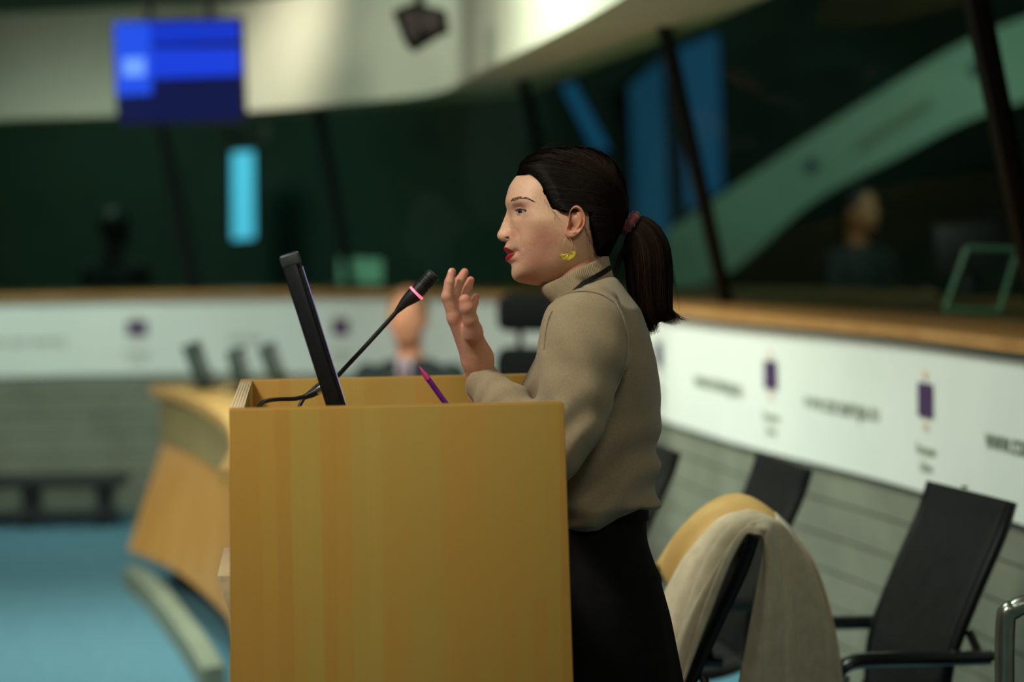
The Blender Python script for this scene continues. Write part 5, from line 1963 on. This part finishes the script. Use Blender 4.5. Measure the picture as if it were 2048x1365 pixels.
# dark bench at the foot of the wall
M_BENCH = mat('dark_bench', rgb(22, 28, 30), rgb(16, 20, 22), .5, 6)
bl, br = PZ(-120, 952, .26), PZ(236, 946, .26)
d_b = 12.15
bn = empty('low_bench', (P(60, 1000, d_b).x, d_b, 0), 0.0, 'low dark bench standing at the foot of the far wall', 'bench')
xa, xb = P(-140, 960, d_b).x, P(238, 950, d_b).x
MB().box((xa, d_b, .20), (xb, d_b + .34, .25), .008).build('seat_board', M_BENCH, bn, True, True)
MB().box((xa, d_b, .03), (xb, d_b + .03, .09), .004).build('lower_rail', M_BENCH, bn, True, True)
for x in (xa + .1, (xa + xb) / 2, xb - .1):
    MB().box((x - .03, d_b + .04, 0), (x + .03, d_b + .30, .21), .004).build('leg', M_BENCH, bn, True, True)

# tilted monitors on the desk
M_TEAL = mat('dark_teal_plastic', rgb(34, 54, 48), rgb(26, 44, 40), .5, 10)


def desk_monitor(top, bot, d, label):
    a, b = P(top[0], top[1], d), P(bot[0], bot[1], d)
    r = empty('desk_monitor', (b.x, b.y + .12, .839), 0.0, label, 'monitor', 'monitors on the curved desk')
    dv_ = (a - b).normalized(); sd_ = Vector((dv_.z, 0, -dv_.x))
    w_ = .022
    MB().prism([tuple(a - sd_ * w_), tuple(a + sd_ * w_), tuple(b + sd_ * w_), tuple(b - sd_ * w_)], (.0, .26, 0), .006).build('housing', M_TEAL, r, True, True)
    MB().prism([tuple(a + sd_ * (w_ + .001) - dv_ * .02), tuple(a + sd_ * (w_ + .003) - dv_ * .02), tuple(b + sd_ * (w_ + .003) + dv_ * .02), tuple(b + sd_ * (w_ + .001) + dv_ * .02)], (.0, .24, 0)).build('screen', M_SCREEN, r, False, True)
    MB().tube([b + Vector((0, .13, .02)), Vector((b.x, b.y + .13, .845))], .02, 10).build('stand', M_TEAL, r, True, True)
    MB().box((b.x - .06, b.y + .06, .840), (b.x + .06, b.y + .20, .850), .003).build('foot', M_TEAL, r, True, True)
    return r


desk_monitor((372, 690), (405, 772), 9.6, 'leftmost dark tilted monitor on the curved desk')
desk_monitor((462, 700), (479, 768), 9.3, 'middle dark tilted monitor on the curved desk')
desk_monitor((524, 692), (552, 762), 9.1, 'dark tilted monitor on the curved desk, nearest to the lectern')

# green acrylic sign holder on the ledge
M_ACR = mat('sea_green_acrylic', rgb(120, 164, 138), rgb(106, 150, 124), .3, 10)
M_CLEAR = glass_mat('clear_acrylic', (.92, .97, .94, 1), .8)
dA = 7.35
cor = [P(x, y, dA) for x, y in ((1890, 632), (1998, 636), (2036, 512), (1934, 510))]
lowz = min(c.z for c in cor) - 1.174
cor = [c - Vector((0, 0, lowz - .006)) for c in cor]
sh = empty('sign_holder', tuple((cor[0] + cor[1]) / 2), 0.0, 'leaning sea-green acrylic sign holder standing on the oak ledge', 'sign holder')
for i in range(4):
    MB().tube([cor[i], cor[(i + 1) % 4]], .0085, 8).build('frame_bar', M_ACR, sh, True, True)
mesh_obj('clear_sheet', [tuple(c) for c in cor], [(0, 1, 2, 3)], M_CLEAR, sh, False, True)

# equipment inside the right booth
M_DARKEQ = mat('black_equipment', rgb(14, 20, 24), rgb(10, 14, 18), .5, 8)
dE = 9.6
eq = empty('booth_monitor', tuple(P(1930, 575, dE)), 0.0, 'black monitor on the booth desk behind the green sign holder', 'monitor')
MB().prism([tuple(P(x, y, dE)) for x, y in ((1870, 452), (2000, 440), (2010, 545), (1876, 552))], (0, .05, 0), .006).build('housing', M_DARKEQ, eq, True, True)
MB().tube([P(1938, 540, dE + .03), Vector((P(1938, 540, dE).x, dE + .03, 1.165))], .025, 10).build('stand', M_DARKEQ, eq, True, True)
fb = P(1938, 560, dE)
MB().box((fb.x - .1, dE - .06, 1.165), (fb.x + .1, dE + .12, 1.18), .004).build('foot', M_DARKEQ, eq, True, True)
dE = 12.2
eq = empty('booth_screen', tuple(P(730, 575, dE + 1.3)), 0.0, 'pale green lit monitor in the booth behind the microphone', 'monitor')
dE = 13.5
M_PGL = mat('pale_screen_glow', rgb(40, 60, 50), None, .4, 4, emit=rgb(84, 132, 104), estr=.8)
MB().prism([tuple(P(x, y, dE)) for x, y in ((672, 512), (770, 515), (770, 572), (672, 570))], (0, .04, 0), .005).build('housing', M_DARKEQ, eq, True, True)
MB().prism([tuple(P(x, y, dE - .003)) for x, y in ((677, 516), (765, 519), (765, 568), (677, 566))], (0, .004, 0)).build('screen', M_PGL, eq, False, True)
q_ = P(720, 570, dE + .02)
MB().tube([q_, Vector((q_.x, q_.y, 1.165))], .02, 10).build('stand', M_DARKEQ, eq, True, True)

# tall office chair behind the speaker's hand
M_OFF = mat('black_mesh_fabric', rgb(13, 14, 14), rgb(9, 10, 10), .9, 40, spec=.1)
dO = 8.8
oc = empty('office_chair', (P(1085, 700, dO).x, dO + .1, 0), 0.0, 'tall black office chair with headrest behind the raised hand', 'chair')
MB().prism([tuple(P(x, y, dO)) for x, y in ((994, 600), (1012, 588), (1150, 588), (1168, 600), (1168, 652), (1150, 664), (1008, 664), (994, 652))], (0, .07, 0), .015).build('headrest', M_OFF, oc, True, True)
MB().prism([tuple(P(x, y, dO + .01)) for x, y in ((992, 712), (1006, 696), (1156, 696), (1172, 712), (1180, 900), (984, 900))], (0, .08, 0), .015).build('backrest', M_OFF, oc, True, True)
for px in (1040, 1122):
    MB().tube([P(px, 655, dO + .06), P(px, 705, dO + .06)], .012, 8).build('headrest_post', M_TUBE, oc, True, True)
cxo = P(1082, 700, dO).x
MB().box((cxo - .22, dO - .40, .43), (cxo + .22, dO + .06, .50), .02).build('seat', M_OFF, oc, True, True)
MB().tube([(cxo, dO - .17, .08), (cxo, dO - .17, .44)], .028, 12).build('gas_column', M_TUBE, oc, True, True)
for k in range(5):
    a = 2 * math.pi * k / 5
    MB().tube([(cxo, dO - .17, .09), (cxo + math.cos(a) * .28, dO - .17 + math.sin(a) * .28, .055)], [.022, .014], 8).build('base_leg', M_TUBE, oc, True, True)
    MB().tube([(cxo + math.cos(a) * .28, dO - .185 + math.sin(a) * .28, .027), (cxo + math.cos(a) * .28, dO - .155 + math.sin(a) * .28, .027)], .026, 12).build('caster', M_BLKP, oc, True, True)

# ---- background people
def bg_person(loc, face_deg, label, skin, hairc, suit, shirt=None, stand=False, tie=None):
    """Simple seated or standing figure; local frame faces +x, z up, origin on the floor (loc.z = floor of the figure)."""
    r = empty('person', loc, math.radians(face_deg), label, 'person')
    s0 = 0.0 if not stand else .42
    hz = 1.17 + s0
    lo_, hi_, h_ = (-.30, -.30, hz - .90), (.48, .30, hz + .16), .011
    X, Y, Z = grid(lo_, hi_, h_)
    # head
    hd_ = ellipsoid(X, Y, Z, (0, 0, hz + .02), (.095, .075, .105))
    hd_ = smin(hd_, ellipsoid(X, Y, Z, (.03, 0, hz - .05), (.062, .055, .065)), .03)
    hd_ = smin(hd_, capsule(X, Y, Z, (.085, 0, hz + .015), (.108, 0, hz - .02), .010, .014), .012)
    for s in (1, -1):
        hd_ = smin(hd_, ellipsoid(X, Y, Z, (-.005, .076 * s, hz - .005), (.020, .014, .032)), .006)
        hd_ = smax(hd_, -ellipsoid(X, Y, Z, (.096, .030 * s, hz + .012), (.020, .018, .012)), .012)
    hd_ = smax(hd_, -capsule(X, Y, Z, (.098, -.02, hz - .062), (.098, .02, hz - .062), .006, .006), .008)
    sk = smin(hd_, capsule(X, Y, Z, (-.015, 0, hz - .06), (-.025, 0, hz - .17), .052, .056), .02)
    for s in (1, -1):                            # arms under the sleeves keep the body one surface
        sk = np.minimum(sk, capsule(X, Y, Z, (-.02, 0, hz - .17), (-.02, .17 * s, hz - .26), .035, .030))
        sk = np.minimum(sk, capsule(X, Y, Z, (-.02, .17 * s, hz - .26), (.02, .225 * s, hz - .48), .030, .026))
        sk = np.minimum(sk, capsule(X, Y, Z, (.02, .225 * s, hz - .48), (.34, .10 * s, hz - .42), .026, .024))
        for k_ in range(4):
            sk = np.minimum(sk, capsule(X, Y, Z, (.34, .10 * s, hz - .42), (.425, (.075 + .02 * k_) * s, hz - .43), .022, .009))
        sk = np.minimum(sk, capsule(X, Y, Z, (.34, .09 * s, hz - .41), (.38, .05 * s, hz - .41), .014, .010))
    V, Fq = surface_nets(sk, lo_, h_)
    mesh_obj('body', V, Fq, mat('skin_tone', rgb(*skin), tuple(x * .85 for x in rgb(*skin)[:3]) + (1,), .55, 20), r)
    hr = ellipsoid(X, Y, Z, (-.018, 0, hz + .035), (.100, .085, .108))
    hr = smax(hr, (X - .045) - (Z - hz - .05) * .55, .01)
    hr = smax(hr, -(Z - (hz - .03) - np.clip(X, 0, 1) * 1.2), .01)
    hr = smax(hr, -ellipsoid(X, Y, Z, (.085, 0, hz - .02), (.075, .09, .10)), .01)
    V, Fq = surface_nets(hr, lo_, h_)
    mesh_obj('hair', V, Fq, mat('hair_tone', rgb(*hairc), None, .6, 40), r)
    zc = Z - (hz - .45)
    tw = np.interp(zc, [-.45, -.2, .0, .16, .25, .30], [.17, .165, .175, .19, .15, .07])
    td = np.interp(zc, [-.45, -.2, .0, .16, .25, .30], [.12, .115, .115, .11, .085, .06])
    T = np.sqrt((Y / tw) ** 2 + ((X + .02) / td) ** 2)
    su = (T - 1) * .10
    su = smax(su, zc - .285, .02); su = smax(su, -zc - .44, .02)
    for s in (1, -1):
        a = capsule(X, Y, Z, (-.02, .185 * s, hz - .24), (.02, .225 * s, hz - .48), .058, .046)
        a = smin(a, capsule(X, Y, Z, (.02, .225 * s, hz - .48), (.32, .11 * s, hz - .42), .046, .034), .02)
        su = smin(su, a, .025)
    V, Fq = surface_nets(su, lo_, h_)
    mesh_obj('jacket', V, Fq, mat('suit_cloth', rgb(*suit), None, .8, 60), r)
    if shirt:
        MB().prism([(.092, -.035, hz - .16), (.092, .035, hz - .16), (.112, 0, hz - .40)], (-.03, 0, 0), .004).build('shirt_front', mat('shirt_cloth', rgb(*shirt), None, .8, 40), r)
    if tie:
        MB().prism([(.10, -.012, hz - .18), (.10, .012, hz - .18), (.128, .02, hz - .38), (.13, 0, hz - .41), (.128, -.02, hz - .38)], (-.012, 0, 0), .002).build('tie', mat('tie_cloth', rgb(*tie), None, .6, 40), r)
    # lap, thighs, shins
    mb = MB()
    for s in (1, -1):
        if stand:
            mb = MB().tube([(-.02, .09 * s, hz - .86), (-.01, .10 * s, hz - 1.1), (0, .10 * s, .06)], [.085, .075, .05], 14)
        else:
            mb = MB().tube([(-.02, .09 * s, hz - .80), (.36, .11 * s, hz - .72), (.42, .11 * s, hz - .78), (.42, .11 * s, .05)], [.085, .07, .062, .045], 14)
        mb.build('leg', mat('trouser_cloth', rgb(*suit), None, .8, 60), r)
    return r


hp = P(816, 640, 10.2)
bg_person((hp.x, hp.y, hp.z - 1.17), -100, 'seated man in dark jacket and pale shirt, blurred behind the microphone', (222, 150, 116), (150, 104, 72), (26, 36, 36), (176, 164, 176), False, (104, 52, 62))
hp = P(1722, 425, 12.4)
bg_person((hp.x, hp.y, hp.z - 1.59), -50, 'dark-suited person with warm-toned face in the right booth', (158, 96, 64), (24, 20, 18), (16, 22, 24), None, True)
hp = P(232, 462, 14.6)
bg_person((hp.x, hp.y, hp.z - 1.59), 60, 'dark silhouetted person standing in the left booth', (40, 30, 24), (18, 14, 12), (14, 18, 20), None, True)
